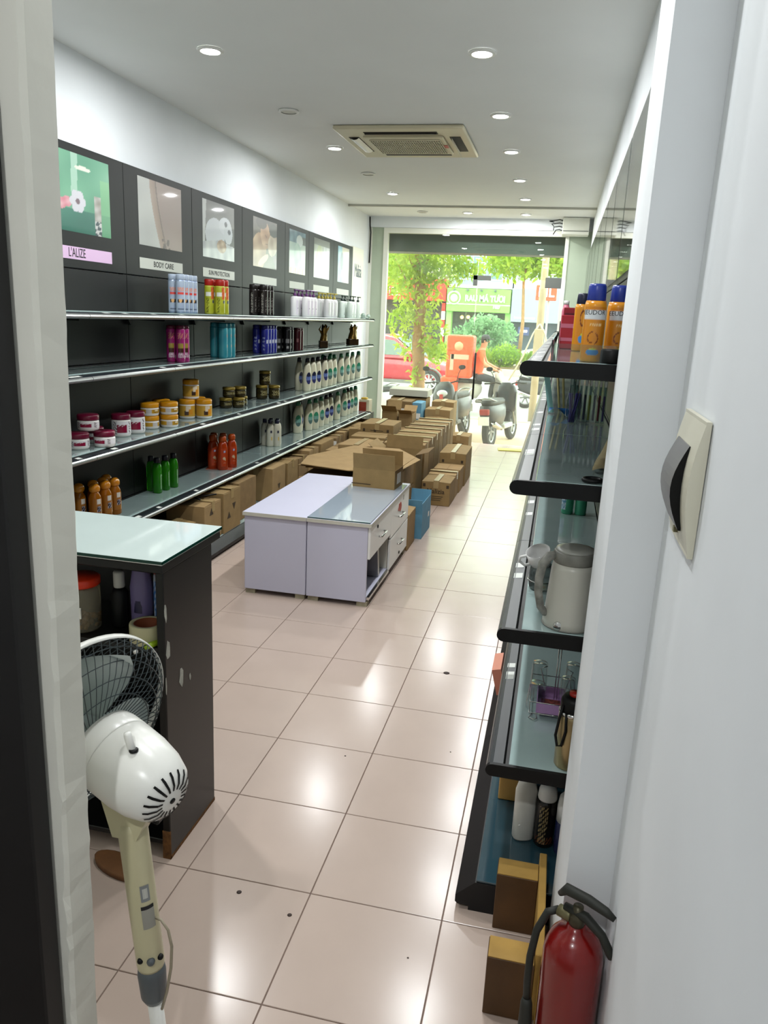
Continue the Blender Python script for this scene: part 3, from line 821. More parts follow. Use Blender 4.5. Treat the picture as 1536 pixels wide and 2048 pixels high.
row('wine', S2, [(-1.925, 5.2), (-1.855, 5.22), (-1.856, 5.293), (-1.925, 5.28)], 'dark red spray can', 'the second left shelf', 'spray can', 'dark red spray cans', -.5)
# shelf three: jars
J = 'cosmetic jar'
row('jar_m', S3, [(-1.925, 1.80, 0, .3, 'short white jar with maroon lid at the door-jamb end of its shelf'), (-1.848, 1.93, 0, -.4, 'short white jar with maroon lid, front right of the maroon group'), (-1.975, 2.02, 0, .2, 'short maroon-lidded jar hidden behind the front pair'), (-1.925, 1.90, .0885, -.1, 'short maroon-lidded jar stacked on top of three others')], '', '', J, 'maroon lidded jars')
row('jar_mt', S3, [(-1.955, 2.28, 0, .2, 'tall white jar with maroon lid, nearer of two'), (-1.945, 2.43, 0, .1, 'tall white jar with maroon lid, further of two')], '', '', J, 'maroon lidded jars')
row('jar_y', S3, [(-1.965, 2.64, 0, .9, 'short yellow-lidded jar at lower left of the two-high stack'), (-1.893, 2.76, 0, .3, 'short yellow-lidded jar at lower right of the two-high stack'), (-1.965, 2.64, .084, .2, 'short yellow-lidded jar at upper left of the two-high stack'), (-1.893, 2.76, .084, .2, 'short yellow-lidded jar at upper right of the two-high stack'), (-1.99, 2.84, 0, .2, 'short yellow-lidded jar behind the stack, below'), (-1.99, 2.84, .084, .2, 'short yellow-lidded jar behind the stack, on top')], '', '', J, 'yellow lidded jars')
row('jar_yt', S3, [(-1.985, 3.2, 0, -.3, 'tall yellow-lidded jar, left of the lower pair'), (-1.888, 3.27, 0, 0, 'tall yellow-lidded jar, right of the lower pair'), (-1.97, 3.235, .1375, .1, 'tall yellow-lidded jar stacked on top of the pair'), (-1.98, 3.36, 0, 0, 'tall yellow-lidded jar behind the lower pair')], '', '', J, 'yellow lidded jars')
row('jar_g', S3, [(-2.0, 3.9, 0, .4, 'short dark jar with gold lid, lower left of four'), (-1.925, 3.98, 0, .2, 'short dark jar with gold lid, lower right of four'), (-1.985, 3.93, .083, .2, 'short dark jar with gold lid, upper left of four'), (-1.94, 4.05, .083, .1, 'short dark jar with gold lid, upper right of four'), (-1.95, 4.1, 0, .1, 'short dark jar with gold lid at the back of its stack')], '', '', J, 'gold lidded dark jars')
row('jar_gt', S3, [(-2.0, 4.68, 0, .4, 'tall dark jar with gold lid, left of the lower pair'), (-1.907, 4.75, 0, .2, 'tall dark jar with gold lid, right of the lower pair'), (-1.985, 4.72, .125, .2, 'tall dark jar with gold lid on top of the pair')], '', '', J, 'gold lidded dark jars')
LOT = 'lotion bottle'
LR = 1.08
row('lot_n', S3, [(-1.985, 5.66, 0, 1.3), (-1.89, 5.63, 0, LR), (-1.88, 5.78, 0, LR), (-1.88, 5.95, 0, LR), (-1.882, 6.2, 0, LR)], 'cream bottle with navy cap', 'the third left shelf', LOT, 'cream bottles on the third shelf')
row('lot_g', S3, [(-1.882, 6.38, 0, .8), (-1.895, 6.6, 0, LR), (-1.898, 6.9, 0, LR), (-1.9, 7.18, 0, LR), (-1.9, 7.42, 0, LR), (-1.905, 7.72, 0, .85), (-1.98, 6.45, 0, LR), (-1.985, 6.75, 0, LR)], 'cream bottle with green cap', 'the third left shelf', LOT, 'cream bottles on the third shelf')
row('lot_g', S4, [(-2.01, 5.71, 0, .7), (-1.965, 5.95, 0, LR), (-1.935, 6.07, 0, .85), (-1.94, 6.29, 0, LR), (-1.94, 6.95, 0, LR), (-1.955, 7.3, 0, .85), (-1.955, 7.62, 0, LR), (-1.96, 7.84, 0, .85)], 'cream bottle with green cap', 'the lowest left shelf', LOT, 'cream bottles on the lowest shelf')
row('lot_n', S4, [(-2.03, 5.83, 0, LR), (-1.945, 6.5, 0, LR), (-1.96, 6.72, 0, 1.1), (-1.955, 7.46, 0, 1.1)], 'cream bottle with navy cap', 'the lowest left shelf', LOT, 'cream bottles on the lowest shelf')
row('amber', S4, [(-2.02, 1.92), (-2.0, 2.03), (-1.94, 1.95), (-1.93, 2.14), (-1.995, 2.12), (-1.935, 2.05), (-2.02, 2.2)], 'amber bottle with round cap', 'the lowest left shelf', 'shower bottle', 'amber bottles', .1)
row('green', S4, [(-2.035, 2.76), (-1.97, 2.72), (-1.965, 2.82), (-1.955, 2.92)], 'green bottle with navy cap', 'the lowest left shelf', 'shower bottle', 'green bottles', 0.)
row('orange', S4, [(-2.03, 3.74), (-1.99, 3.63), (-1.905, 3.62), (-1.878, 3.735), (-1.955, 3.745)], 'orange-red shrink-wrapped shampoo bottle', 'the lowest left shelf', 'shower bottle', 'orange bottles', .7)
tag(MB().rbox(-.1, .1, -.09, .09, 0, .003, .001, 1).obj('wrap_tray', pl('shrink_wrap_tray', 'b06a58', .2), None, (-1.955, 3.685, S4-.0032+.0035), (0, 0, .3)), 'shrink-wrap tray under the orange-red bottles', 'tray')
row('lotion', S4, [(-2.03, 4.84), (-1.966, 4.81), (-1.91, 4.84), (-1.93, 4.91), (-1.99, 4.9)], 'ivory bottle with navy cap', 'the lowest left shelf', LOT, 'ivory bottles', .6)
# small things at the far end of the left shelves
gb = MB()
gb.lathe([(.055, 0), (.06, .01), (.055, .02)], 14, M=Tm(0, 0, 0)).sphere((.0, -.02, .035), .032, 10, 6).sphere((.05, .04, .028), .028, 10, 6).sphere((-.02, .06, .03), .025, 10, 6)
tag(gb.obj('plastic_wrap', pl('pale_clear_wrap', 'b9cdbf', .15, trans=.4), None, (-1.86, 7.76, S1)), 'crumpled clear plastic at the far end of the top left shelf', 'plastic wrap')
def gift(loc, label, sx, rz):
    o = thing('wrapped_gift', label, 'wrapped gift', loc, rz, 'gold wrapped gifts')
    GOLDW = mat('gold_foil', '6d5522', .25, .7, noise=.5, ns=30); DKW = mat('dark_ornament', '38270f', .3, .4, noise=.6, ns=40)
    MB().rbox(-.05*sx, .05*sx, -.04, .04, 0, .075, .008, 2).obj('ornate_base', DKW, o)
    m = MB(); rnd = random.Random(int(loc[1]*10))
    def fn(a, b):
        q = a*2*PI; r = .045*(1-.55*b)*sx+.012*math.sin(5*q+8*b)*b; return (r*math.cos(q)+.01*b, r*.8*math.sin(q), .072+.155*b+.02*math.sin(3*q)*b)
    m.grid(18, 8, fn); m.obj('foil_wrap', GOLDW, o)
    MB().tube([(-.02, 0, .15), (-.05, -.01, .19), (-.03, -.03, .235)], [.012, .008, .002], 6).tube([(.02, 0, .16), (.045, -.01, .20), (.06, 0, .225)], [.014, .01, .002], 6).obj('foil_tip', GOLDW, o)
gift((-1.88, 6.14, S2), 'narrow gold foil gift on the second left shelf', .9, .5)
gift((-1.87, 7.3, S2), 'wide gold foil gift at the far end of the second left shelf', 1.35, .8)
rb = thing('red_gift_box', 'red and cream box at the far end of the lowest left shelf', 'box', (-1.87, 8.06, .32))
MB().rbox(-.07, .07, -.06, .1, .14, .30, .003, 1).obj('body', pl('cream_box', 'd4cdb0', .6), rb)
MB().box(-.071, .03, -.0615, -.06, .15, .27).obj('red_front', pl('red_box_front', '9a3a26', .5), rb)
MB().rbox(-.05, .03, -.04, .04, .3, .325, .008, 1).obj('yellow_bow', pl('yellow_bow', 'c8a53a', .5), rb)
bk = thing('wire_basket', 'dark wire basket on the floor beyond the left shelves, holding boxes', 'basket', (-1.87, 8.06, 0))
wb = MB()
for z in (.0, .11, .22, .33, .44): wb.tube([(-.09, -.11, z+.004), (.09, -.11, z+.004), (.09, .13, z+.004), (-.09, .13, z+.004)], .004, 5, closed=True)
for k in range(9):
    for y in (-.11, .13): wb.tube([(-.09+.0225*k, y, 0), (-.09+.0225*k, y, .44)], .0028, 4)
for k in range(7):
    for x in (-.09, .09): wb.tube([(x, -.11+.04*k, 0), (x, -.11+.04*k, .44)], .0028, 4)
wb.obj('wire_frame', pl('dark_brown_wire', '33261a', .5), bk)
MB().rbox(-.082, .082, -.10, .12, .01, .26, .004, 1).obj('brown_liner', mat('brown_paper', '6b4d2c', .8, noise=.4, ns=30), bk)
MB().box(-.085, .085, -.105, .125, .44, .455).obj('lid_board', pl('grey_board', 'a8a592', .6), bk)

# ------------------------------------------------------------------ black counter with glass top
CB = mat('black_counter_laminate', '101110', .36, noise=.35, ns=3)
ct = thing('shop_counter', 'black counter with a pale glass top standing behind the fan', 'counter', (-.47, .01, 0))
# local: x 0 is the right side, going left to -1.2; y 0 is the open side, depth .38
MB().rbox(-.026, 0, .012, .335, .0, .955, .003, 1).obj('side_panel', CB, ct)
MB().rbox(-1.2, -1.175, .012, .335, 0, .955, .003, 1).obj('side_panel', CB, ct)
MB().box(-1.175, -.027, .318, .335, .06, .955).obj('back_panel', CB, ct)
MB().rbox(-1.2, .006, -.004, .39, .956, .983, .003, 1).obj('top_board', CB, ct)
MB().rbox(-1.195, .008, -.008, .393, .9835, .9865, .001, 1).obj('white_edge_sheet', WHITEPL, ct)
MB().rbox(-1.195, .010, -.010, .395, .987, .997, .0015, 1, ).obj('glass_top', [mat('counter_glass', 'd3e2de', .05, coat=.8, noise=.03, ns=3)], ct)
ge = MB().box(-1.195, .0106, -.0106, -.0098, .9875, .9962).box(.0099, .0106, -.0106, .395, .9875, .9962)
ge.obj('glass_edge', mat('dark_green_glass_edge', '0d3a30', .1), ct)
for z in (.715, .40, .06): MB().rbox(-1.175, -.027, .02, .318, z-.018, z, .002, 1).obj('shelf', CB, ct)
MB().box(-.62, -.60, .03, .318, .06, .70).obj('divider', CB, ct)
CHIP = mat('chipped_white_core', 'a9a99f', .8, noise=.25, ns=40)
def chip(cy, cz, w, h, seed):
    rnd = random.Random(seed); pts = [(cy+w*math.cos(a)*rnd.uniform(.6, 1.1), cz+h*math.sin(a)*rnd.uniform(.7, 1.1)) for a in [2*PI*k/9 for k in range(9)]]
    MB().prism(pts, .0001, .0009, axis='X').obj('chip', CHIP, ct)
chip(.108, .585, .016, .035, 1); chip(.165, .56, .006, .012, 2); chip(.02, .83, .008, .03, 4); chip(.03, .71, .014, .035, 3); chip(.012, .6, .004, .03, 6)
RUST = mat('swollen_chipboard_edge', '6e4a26', .95, noise=.5, ns=60)
MB().box(-.027, .0006, .0115, .3355, .0, .012).box(-.0265, .0006, .0112, .016, 0, .1).obj('worn_bottom_edge', RUST, ct)
# things in the counter's open shelf (z .735)
CS = .7155
def goods(name, label, cat, loc, rz=0., group=None): return thing(name, label, cat, loc, rz, group)
CLEARJ = pl('clear_jar_plastic', 'b7b09a', .08, trans=.7, ior=1.2)
REDLID = pl('orange_red_lid', 'd2371a', .35)
j1 = goods('storage_jar', 'clear jar with orange-red lid and snacks, at the left of the counter shelf', 'jar', (-.79, .10, CS))
MB().lathe([(.05, 0), (.056, .006), (.056, .13), (.048, .142)], 20).obj('jar_body', CLEARJ, j1)
MB().lathe([(.054, .142), (.058, .146), (.058, .166), (.052, .17)], 20).obj('lid', REDLID, j1)
rnd = random.Random(4); sn = MB()
for k in range(60): sn.sphere((rnd.uniform(-.036, .036), rnd.uniform(-.036, .036), .012+rnd.random()*.035), rnd.uniform(.006, .010), 6, 4)
so = sn.obj('snacks', mat('golden_snack', 'a5772b', .7, noise=.3, ns=60), j1); so['kind'] = 'stuff'
MB().box(-.04, .03, -.052, -.049, .05, .085).obj('paper_label', PAPER, j1)
j2 = goods('storage_jar', 'clear jar with orange-red lid and blue-white label, beside the counter side panel', 'jar', (-.545, .19, CS))
MB().lathe([(.04, 0), (.045, .006), (.045, .17), (.04, .18)], 18).obj('jar_body', pl('milky_jar', 'a9b4c0', .2), j2)
MB().lathe([(.043, .18), (.046, .184), (.046, .208), (.042, .212)], 18).obj('lid', REDLID, j2)
link('label', patch('label', .0455, .02, .16, -2.4, -.3, 14, 12, lambda s, t: (205, 212, 220) if s > .45 else ((60, 110, 175) if n2(s*5, t*5) > .4 else (190, 205, 225))), j2)
b1 = goods('purple_bottle', 'tall lilac bottle standing in the counter shelf', 'bottle', (-.625, .17, CS))
MB().loft([(0, .03, .022, 0, 0), (.006, .034, .025, 0, 0), (.13, .036, .026, 0, 0), (.18, .028, .02, 0, 0), (.232, .024, .017, 0, 0)], 18, p=2.6).obj('body', pl('lilac_bottle', '6f6590', .35), b1)
link('label', patch('label', 1., .05, .09, -2.0, -1.2, 6, 6, lambda s, t: (38, 34, 70), sx=.0362, sy=.0262, rfun=lambda z: 1.), b1)
link('label', patch('label', 1., .205, .215, -2.2, -1.0, 10, 2, lambda s, t: (40, 34, 60), sx=.0272, sy=.0195, rfun=lambda z: 1.), b1)
d1 = goods('dark_spray_bottle', 'dark bottle with a pale cap in the counter shelf', 'bottle', (-.69, .15, CS))
MB().lathe([(.024, 0), (.027, .006), (.027, .11), (.015, .13)], 16).obj('body', BLACK, d1)
MB().lathe([(.016, .128), (.0175, .132), (.0175, .175), (.015, .18)], 14).obj('cap', pl('pale_grey_cap', 'b9b9b2', .3), d1)
tp = goods('tape_roll', 'cream roll of packing tape lying flat in the counter shelf', 'tape roll', (-.555, .075, CS))
MB().lathe([(.040, 0), (.052, 0), (.053, .003), (.053, .054), (.052, .057), (.040, .057), (.040, 0)], 32, cap=False).obj('tape', pl('cream_tape', 'b8b48e', .3), tp)
MB().lathe([(.0362, .001), (.0398, .001), (.0398, .0565), (.0362, .0565), (.0362, .001)], 32, cap=False).obj('core', pl('brown_core', '7a3b1c', .7), tp)
mk = goods('marker_pen', 'green marker pen lying in the counter shelf beside the tape roll', 'pen', (-.515, .035, CS+.009), 1.25)
MB().lathe([(.007, 0), (.009, .003), (.009, .07), (.008, .075)], 12, M=Ry(PI/2) @ Tm(0, 0, -.03)).obj('barrel', pl('yellow_green_pen', '8fae22', .4), mk)
MB().lathe([(.0075, .075), (.007, .082)], 12, M=Ry(PI/2) @ Tm(0, 0, -.03-.115)).obj('end_plug', WHITEPL, mk)
# ------------------------------------------------------------------ white display cabinets
LIL = mat('white_lilac_laminate', 'c6c6d8', .32, noise=.02, ns=3)
LILE = mat('cream_edge_band', 'c7c5b8', .5)
FOOT = mat('worn_wood_foot', 'a39c84', .8, noise=.3, ns=25)
DKIN = mat('cabinet_shadow_gap', '3a3733', .8)
c1 = thing('low_cabinet', 'white low cabinet on the left, with a bare laminate top', 'cabinet', (-1.185, 2.33, 0))
MB().rbox(0, .392, 0, 1.24, .03, .497, .003, 1).obj('body', LIL, c1)
MB().rbox(-.008, .394, -.012, 1.25, .498, .521, .003, 1).obj('top_board', [LIL], c1)
MB().box(-.0075, .3935, -.0126, -.0115, .4985, .5205).obj('edge_band', LILE, c1)
for x in (.004, .325):
    for y in (.01, 1.17): MB().box(x, x+.06, y, y+.05, 0, .03).obj('foot', FOOT, c1)
c2 = thing('low_cabinet', 'white low cabinet on the right, with glass top and drawers', 'cabinet', (-.787, 2.33, 0))
MB().rbox(0, .372, 0, .016, .03, .497, .002, 1).obj('end_panel', LIL, c2)
MB().rbox(0, .372, 1.174, 1.19, .03, .497, .002, 1).obj('end_panel', LIL, c2)
MB().box(.0, .016, .017, 1.173, .03, .497).obj('back_panel', LIL, c2)
MB().box(.017, .372, .017, 1.173, .045, .061).obj('bottom_board', LIL, c2)
MB().rbox(.017, .370, .58, .596, .062, .497, .002, 1).obj('divider', LILE, c2)
MB().rbox(-.002, .394, -.012, 1.2, .498, .521, .003, 1).obj('top_board', LIL, c2)
MB().box(-.0015, .3935, -.0126, -.0115, .4985, .5205).box(.3934, .3945, -.012, 1.2, .4985, .5205).obj('edge_band', LILE, c2)
MB().rbox(.002, .385, -.006, 1.12, .5215, .5275, .001, 1).obj('glass_top', mat('cabinet_glass', 'a9b6c2', .03, coat=1.), c2)
MB().box(.0018, .3855, -.0067, -.0058, .5216, .5274).box(.3851, .3858, -.006, 1.12, .5216, .5274).obj('glass_edge', mat('dark_green_glass_edge', '0d3a30', .1), c2)
for x in (.008, .315):
    for y in (.01, 1.12): MB().box(x, x+.065, y, y+.05, 0, .03).obj('foot', FOOT, c2)
def front(y0, y1, z0, z1, lock, hz):
    f = MB().rbox(.373, .389, y0, y1, z0, z1, .002, 1).obj('drawer', WHITEPL, c2)
    ym = (y0+y1)/2
    MB().tube([(.389, ym-.07, hz), (.408, ym-.065, hz), (.408, ym+.065, hz), (.389, ym+.07, hz)], .006, 8).obj('handle', STEEL, f)
    if lock: MB().lathe([(.011, 0), (.011, .004)], 12, M=Tm(.389, lock[0], lock[1]) @ Ry(PI/2)).obj('lock', BLACK, f)
    return f
front(.002, .583, .30, .494, (.18, .46), .385)
f2 = front(.588, 1.186, .27, .494, None, .365)
front(.588, 1.186, .05, .262, (.9, .085), .17)
rnd = random.Random(9)
MB().prism([(.86+.07*math.cos(a)*rnd.uniform(.6, 1.1), .425+.04*math.sin(a)*rnd.uniform(.6, 1.15)) for a in [2*PI*k/11 for k in range(11)]], .3895, .3902, axis='X').obj('red_sticker', pl('red_sticker', 'b5301c', .5), f2)
MB().box(.3892, .3898, .97, .99, .45, .485).obj('torn_mark', pl('grey_mark', '9a9a92', .8), f2)
MB().box(.36, .389, .017, .575, .04, .058).obj('runner', STEEL, c2)
# inside the open bay
o = goods('green_bottle', 'small green bottle with orange cap inside the open cabinet bay', 'bottle', (-.475, 2.40, .0615))
MB().loft([(0, .022, .016, 0, 0), (.1, .024, .018, 0, 0), (.13, .012, .012, 0, 0)], 14).obj('body', pl('lime_bottle', '7fa323', .3), o)
MB().lathe([(.012, .13), (.013, .16), (.008, .168)], 12).obj('cap', pl('orange_cap', 'c4521c', .4), o)
o = goods('box_file', 'grey box file leaning inside the open cabinet bay', 'box file', (-.53, 2.74, .0665))
MB().rbox(-.1, .1, -.02, .02, 0, .21, .002, 1, M=Rx(.25)).obj('cover', pl('grey_file', '77787f', .5), o)
MB().box(-.095, .098, -.012, .012, .006, .204, M=Tm(.004, 0, 0.0) @ Rx(.25)).obj('pages', PAPER, o)

# ------------------------------------------------------------------ cartons
def carton(x0, x1, y0, y1, z0, z1, label, m=0, tape=True, rz=0., flaps=None, prints=(), group='cartons on the shop floor', name='carton', body=None):
    w, d, h = (x1-x0)/2, (y1-y0)/2, z1-z0
    rnd = random.Random(int(abs(x0*977+y0*613+z0*301)*10))
    o = thing(name, label, 'carton', ((x0+x1)/2, (y0+y1)/2, z0), rz+rnd.uniform(-.012, .012), group)
    cm = body or CARD[m]
    j = lambda a: rnd.uniform(-a, a)
    bul = .004
    vs = []
    if flaps is None:
        mb = MB().rbox(-w+.001, w-.001, -d+.001, d-.001, 0, h-.004, .004, 1)
        mb.obj('box_body', cm, o)
        # two closed lid flaps meeting at a seam
        along = d >= w
        for s in (-1, 1):
            lift = rnd.uniform(.0, .012)
            if along: MB().add([(s*.001, -d+.002, h-.004), (s*(w-.001), -d+.002, h-.004), (s*(w-.001), d-.002, h-.004), (s*.001, d-.002, h-.004), (s*.001, -d+.002, h+lift*.4), (s*(w-.001), -d+.002, h-.0015), (s*(w-.001), d-.002, h-.0015), (s*.001, d-.002, h+lift)], [(0,3,2,1),(4,5,6,7),(0,1,5,4),(1,2,6,5),(2,3,7,6),(3,0,4,7)]).obj('lid_flap', cm, o)
            else: MB().add([(-w+.002, s*.001, h-.004), (-w+.002, s*(d-.001), h-.004), (w-.002, s*(d-.001), h-.004), (w-.002, s*.001, h-.004), (-w+.002, s*.001, h+lift*.4), (-w+.002, s*(d-.001), h-.0015), (w-.002, s*(d-.001), h-.0015), (w-.002, s*.001, h+lift)], [(0,3,2,1),(4,5,6,7),(0,1,5,4),(1,2,6,5),(2,3,7,6),(3,0,4,7)]).obj('lid_flap', cm, o)
        if tape:
            t = .024; zt = h+.0135
            if along: MB().box(-t, t, -d-.0006, d+.0006, zt-.004, zt).box(-t, t, -d-.0008, -d, h-.06, zt).box(-t, t, d, d+.0008, h-.06, zt).obj('tape', TAPE, o)
            else: MB().box(-w-.0006, w+.0006, -t, t, zt-.004, zt).box(-w-.0008, -w, -t, t, h-.06, zt).box(w, w+.0008, -t, t, h-.06, zt).obj('tape', TAPE, o)
    else:
        th = .004
        mb = MB().box(-w, w, -d, d, 0, th).box(-w, w, -d, -d+th, th, h).box(-w, w, d-th, d, th, h).box(-w, -w+th, -d+th, d-th, th, h).box(w-th, w, -d+th, d-th, th, h)
        mb.obj('box_body', cm, o)
        for side, ang in flaps.items():
            L = d if side in 'EW' else min(d*1.0, .12)
            if side == 'N': mb = MB().box(-w+.002, w-.002, -.003, 0, 0, L, M=Tm(0, d, h) @ Rx(-ang))
            elif side == 'S': mb = MB().box(-w+.002, w-.002, 0, .003, 0, L, M=Tm(0, -d, h) @ Rx(ang))
            elif side == 'E': mb = MB().box(-.003, 0, -d+.002, d-.002, 0, min(w, .12), M=Tm(w, 0, h) @ Ry(ang))
            else: mb = MB().box(0, .003, -d+.002, d-.002, 0, min(w, .12), M=Tm(-w, 0, h) @ Ry(-ang))
            mb.obj('lid_flap', CARD_IN if ang > 1.2 else cm, o)
    for p in prints:
        k = p[0]
        if k == 'text':     # on the side facing the doorway
            link('lettering', text_mesh(p[1], p[2], CARDINK, p[5] if len(p) > 5 else 0.), o, (p[3], -d-.0006, p[4]))
        elif k == 'lines':
            mb = MB()
            for q in range(p[1]): mb.box(p[2]-.07+.01*q, p[2]+.07-.01*q, -d-.0006, -d-.0002, p[3]-.018*q, p[3]-.018*q+.006)
            mb.obj('print', CARDINK, o)
        elif k == 'tri':    # handling arrows on the side facing the aisle
            mb = MB()
            for (yy, zz, sgn) in p[1]: mb.prism([(yy-.03, zz), (yy+.03, zz), (yy, zz+.05*sgn)], w+.0002, w+.0008, axis='X')
            mb.obj('print', CARDINK, o)
        elif k == 'sheet':
            MB().box(p[1]-p[3]/2, p[1]+p[3]/2, -d-.0012, -d-.0004, p[2], p[2]+p[4]).obj('paper_label', PAPER, o)
        elif k == 'sheetE':
            MB().box(w+.0004, w+.0012, p[1]-p[3]/2, p[1]+p[3]/2, p[2], p[2]+p[4]).obj('paper_label', PAPER, o)
        elif k == 'sq':
            mb = MB()
            for (xx, zz) in p[1]: mb.box(xx-.012, xx+.012, -d-.0006, -d-.0002, zz, zz+.03)
            mb.obj('print', CARDINK, o)
    return o
# along the aisle
carton(-.56, -.29, 5.06, 5.40, 0, .225, 'carton with a large black printed name at the front of the aisle row', 0, prints=(('text', 'Malizia', .062, -.0, .135, .001), ('lines', 3, 0., .085), ('sq', [(-.11, .175), (.11, .17)])))
carton(-.56, -.29, 5.41, 5.68, 0, .23, 'taped carton just behind the one with the large printed name', 1)
carton(-.55, -.28, 5.69, 5.99, 0, .235, 'third carton of the aisle row, before the taller one', 1, tape=False)
carton(-.55, -.27, 6.03, 6.62, 0, .34, 'taller taped carton behind the aisle row of three', 0, prints=(('sq', [(-.1, .24), (.1, .24)]),))
carton(-.72, -.45, 7.9, 8.25, 0, .25, 'far carton at the end of the aisle by the glass door', 1, prints=(('lines', 1, 0, .15),))
# tall block in the middle (two layers where the photograph shows them)
def block(x0, x1, ys, z0, z1, desc, m0=0, **k):
    for i in range(len(ys)-1):
        carton(x0, x1, ys[i]+.004, ys[i+1]-.004, z0, z1, f'{desc}, {ORD[i]} from the front', (m0+i) % 3, **k)
block(-1.02, -.61, (5.42, 5.72, 6.05, 6.36, 6.66, 7.0, 7.28, 7.55), 0, .5, 'tall carton in the middle block, upright', 1)
carton(-1.02, -.72, 7.6, 7.9, 0, .47, 'carton at the back of the middle block', 0, tape=False)
carton(-1.05, -.72, 7.95, 8.3, 0, .56, 'tall carton behind the middle block, close to the glass', 1)
carton(-1.03, -.73, 8.36, 8.7, 0, .62, 'rearmost tall carton close to the glass', 1)
# open carton on top of the block front
carton(-.98, -.62, 5.0, 5.36, 0, .47, 'open carton with its flap standing up, before the middle block', 0, flaps={'N': .12, 'E': 1.3, 'W': .9})
carton(-1.42, -1.06, 5.2, 5.62, 0, .48, 'wide closed carton left of the open one', 1)
carton(-1.42, -1.06, 5.66, 6.0, 0, .5, 'wide carton behind it with printed side', 0, tape=False, prints=(('sq', [(-.12, .42), (.02, .42)]),))
carton(-1.42, -1.06, 6.05, 6.5, 0, .58, 'long carton with two printed panels near the left shelves', 0, prints=(('sq', [(-.14, .5), (-.02, .5), (.12, .5)]), ('lines', 1, .0, .51)))
carton(-1.40, -1.08, 6.6, 7.0, 0, .44, 'plain carton behind the two-panel carton', 2)
carton(-1.42, -1.24, 7.1, 7.35, 0, .6, 'small open carton with raised flaps near the left shelves', 0, flaps={'S': .9, 'N': .5})
carton(-1.22, -1.06, 7.12, 7.4, 0, .58, 'small carton with crumpled lid next to the open one', 1, flaps={'S': 1.1, 'N': 1.0})
carton(-1.52, -1.2, 7.75, 8.1, 0, .66, 'brown carton with a white label at the back by the glass', 2, prints=(('sheet', .03, .5, .13, .07),))
BLUEBOX = mat('blue_carton', '5f93ad', .7, noise=.1, ns=12)
carton(-1.18, -1.06, 7.75, 8.08, 0, .65, 'blue carton with a white label at the back by the glass', body=BLUEBOX, tape=False, prints=(('sheet', 0, .45, .10, .07),))
carton(-1.58, -1.08, 8.2, 8.58, .0, .40, 'carton under the flat grey-white box by the glass', 1, tape=False)
tag(MB().rbox(-1.58, -1.065, 8.2, 8.58, .682, .77, .004, 1).obj('flat_box', mat('grey_white_board', 'b9b9a8', .7), None), 'long flat grey-white box lying on top of cartons by the glass', 'flat box')
carton(-1.56, -1.08, 8.22, 8.56, .418, .662, 'upper carton carrying the flat grey-white box', 0, tape=False)
# low block under the flattened sheets
block(-.99, -.62, (3.92, 4.2, 4.5, 4.8, 4.98), 0, .21, 'lower carton under the flattened sheets', 2, tape=False)
block(-.985, -.625, (3.92, 4.22, 4.52, 4.82, 4.98), .222, .425, 'upper carton under the flattened sheets', 0, tape=False)
block(-1.40, -1.02, (3.95, 4.4, 4.9), 0, .4, 'carton under the left half of the flattened sheets', 1, tape=False)
# flattened cardboard sheets
sh_pts = [[(-1.40, 4.02), (-1.47, 4.42), (-1.22, 5.06), (-.78, 5.02), (-.50, 4.55), (-.58, 4.02), (-.98, 3.93)], [(-1.43, 4.04), (-1.44, 4.5), (-1.1, 4.96), (-.74, 4.9), (-.55, 4.5), (-.6, 4.06)], [(-1.38, 4.08), (-1.4, 4.7), (-.9, 4.98), (-.56, 4.6), (-.62, 4.1)]]
for k, pts in enumerate(sh_pts):
    z = .50-.017*k
    n = len(pts); vs = [(x, y, z+.010*math.sin(3*x+2*y)) for x, y in pts]+[(x, y, z+.006+.010*math.sin(3*x+2*y)) for x, y in pts]
    MBo = MB().add(vs, [tuple(range(n-1, -1, -1)), tuple(range(n, 2*n))]+[(i, (i+1) % n, n+(i+1) % n, n+i) for i in range(n)])
    tag(MBo.obj('cardboard_sheet', CARD[(k+1) % 3]), ('topmost', 'middle', 'lowest')[k]+' flattened cardboard sheet of the pile behind the white cabinets', 'cardboard sheet', 'flattened cardboard')
# box on the right cabinet, cartons beside it
carton(-.75, -.445, 3.24, 3.46, .528, .66, 'open brown carton sitting on the glass-topped white cabinet', 0, flaps={'S': .18, 'N': -.15, 'E': .9}, rz=-.06, prints=(('lines', 1, -.09, .02), ('sheetE', .0, .03, .1, .075)))
carton(-.60, -.395, 3.55, 3.84, 0, .275, 'plain carton standing on the floor at the end of the cabinets', 1, tape=False, prints=())
carton(-.52, -.35, 3.90, 4.28, 0, .2, 'blue open carton on the floor in the aisle', body=BLUEBOX, flaps={'E': -.05, 'N': .1, 'S': .2}, prints=(('sheetE', .1, .12, .05, .04),))
tag(MB().rbox(-.10, .30, -.09, .09, 0, .012, .002, 1).obj('leaflet_stack', pl('yellow_leaflets', 'c9c85e', .6), None, (-.02, 8.62, .001), (0, 0, .12)), 'yellow leaflets lying on the floor by the glass door', 'leaflets')
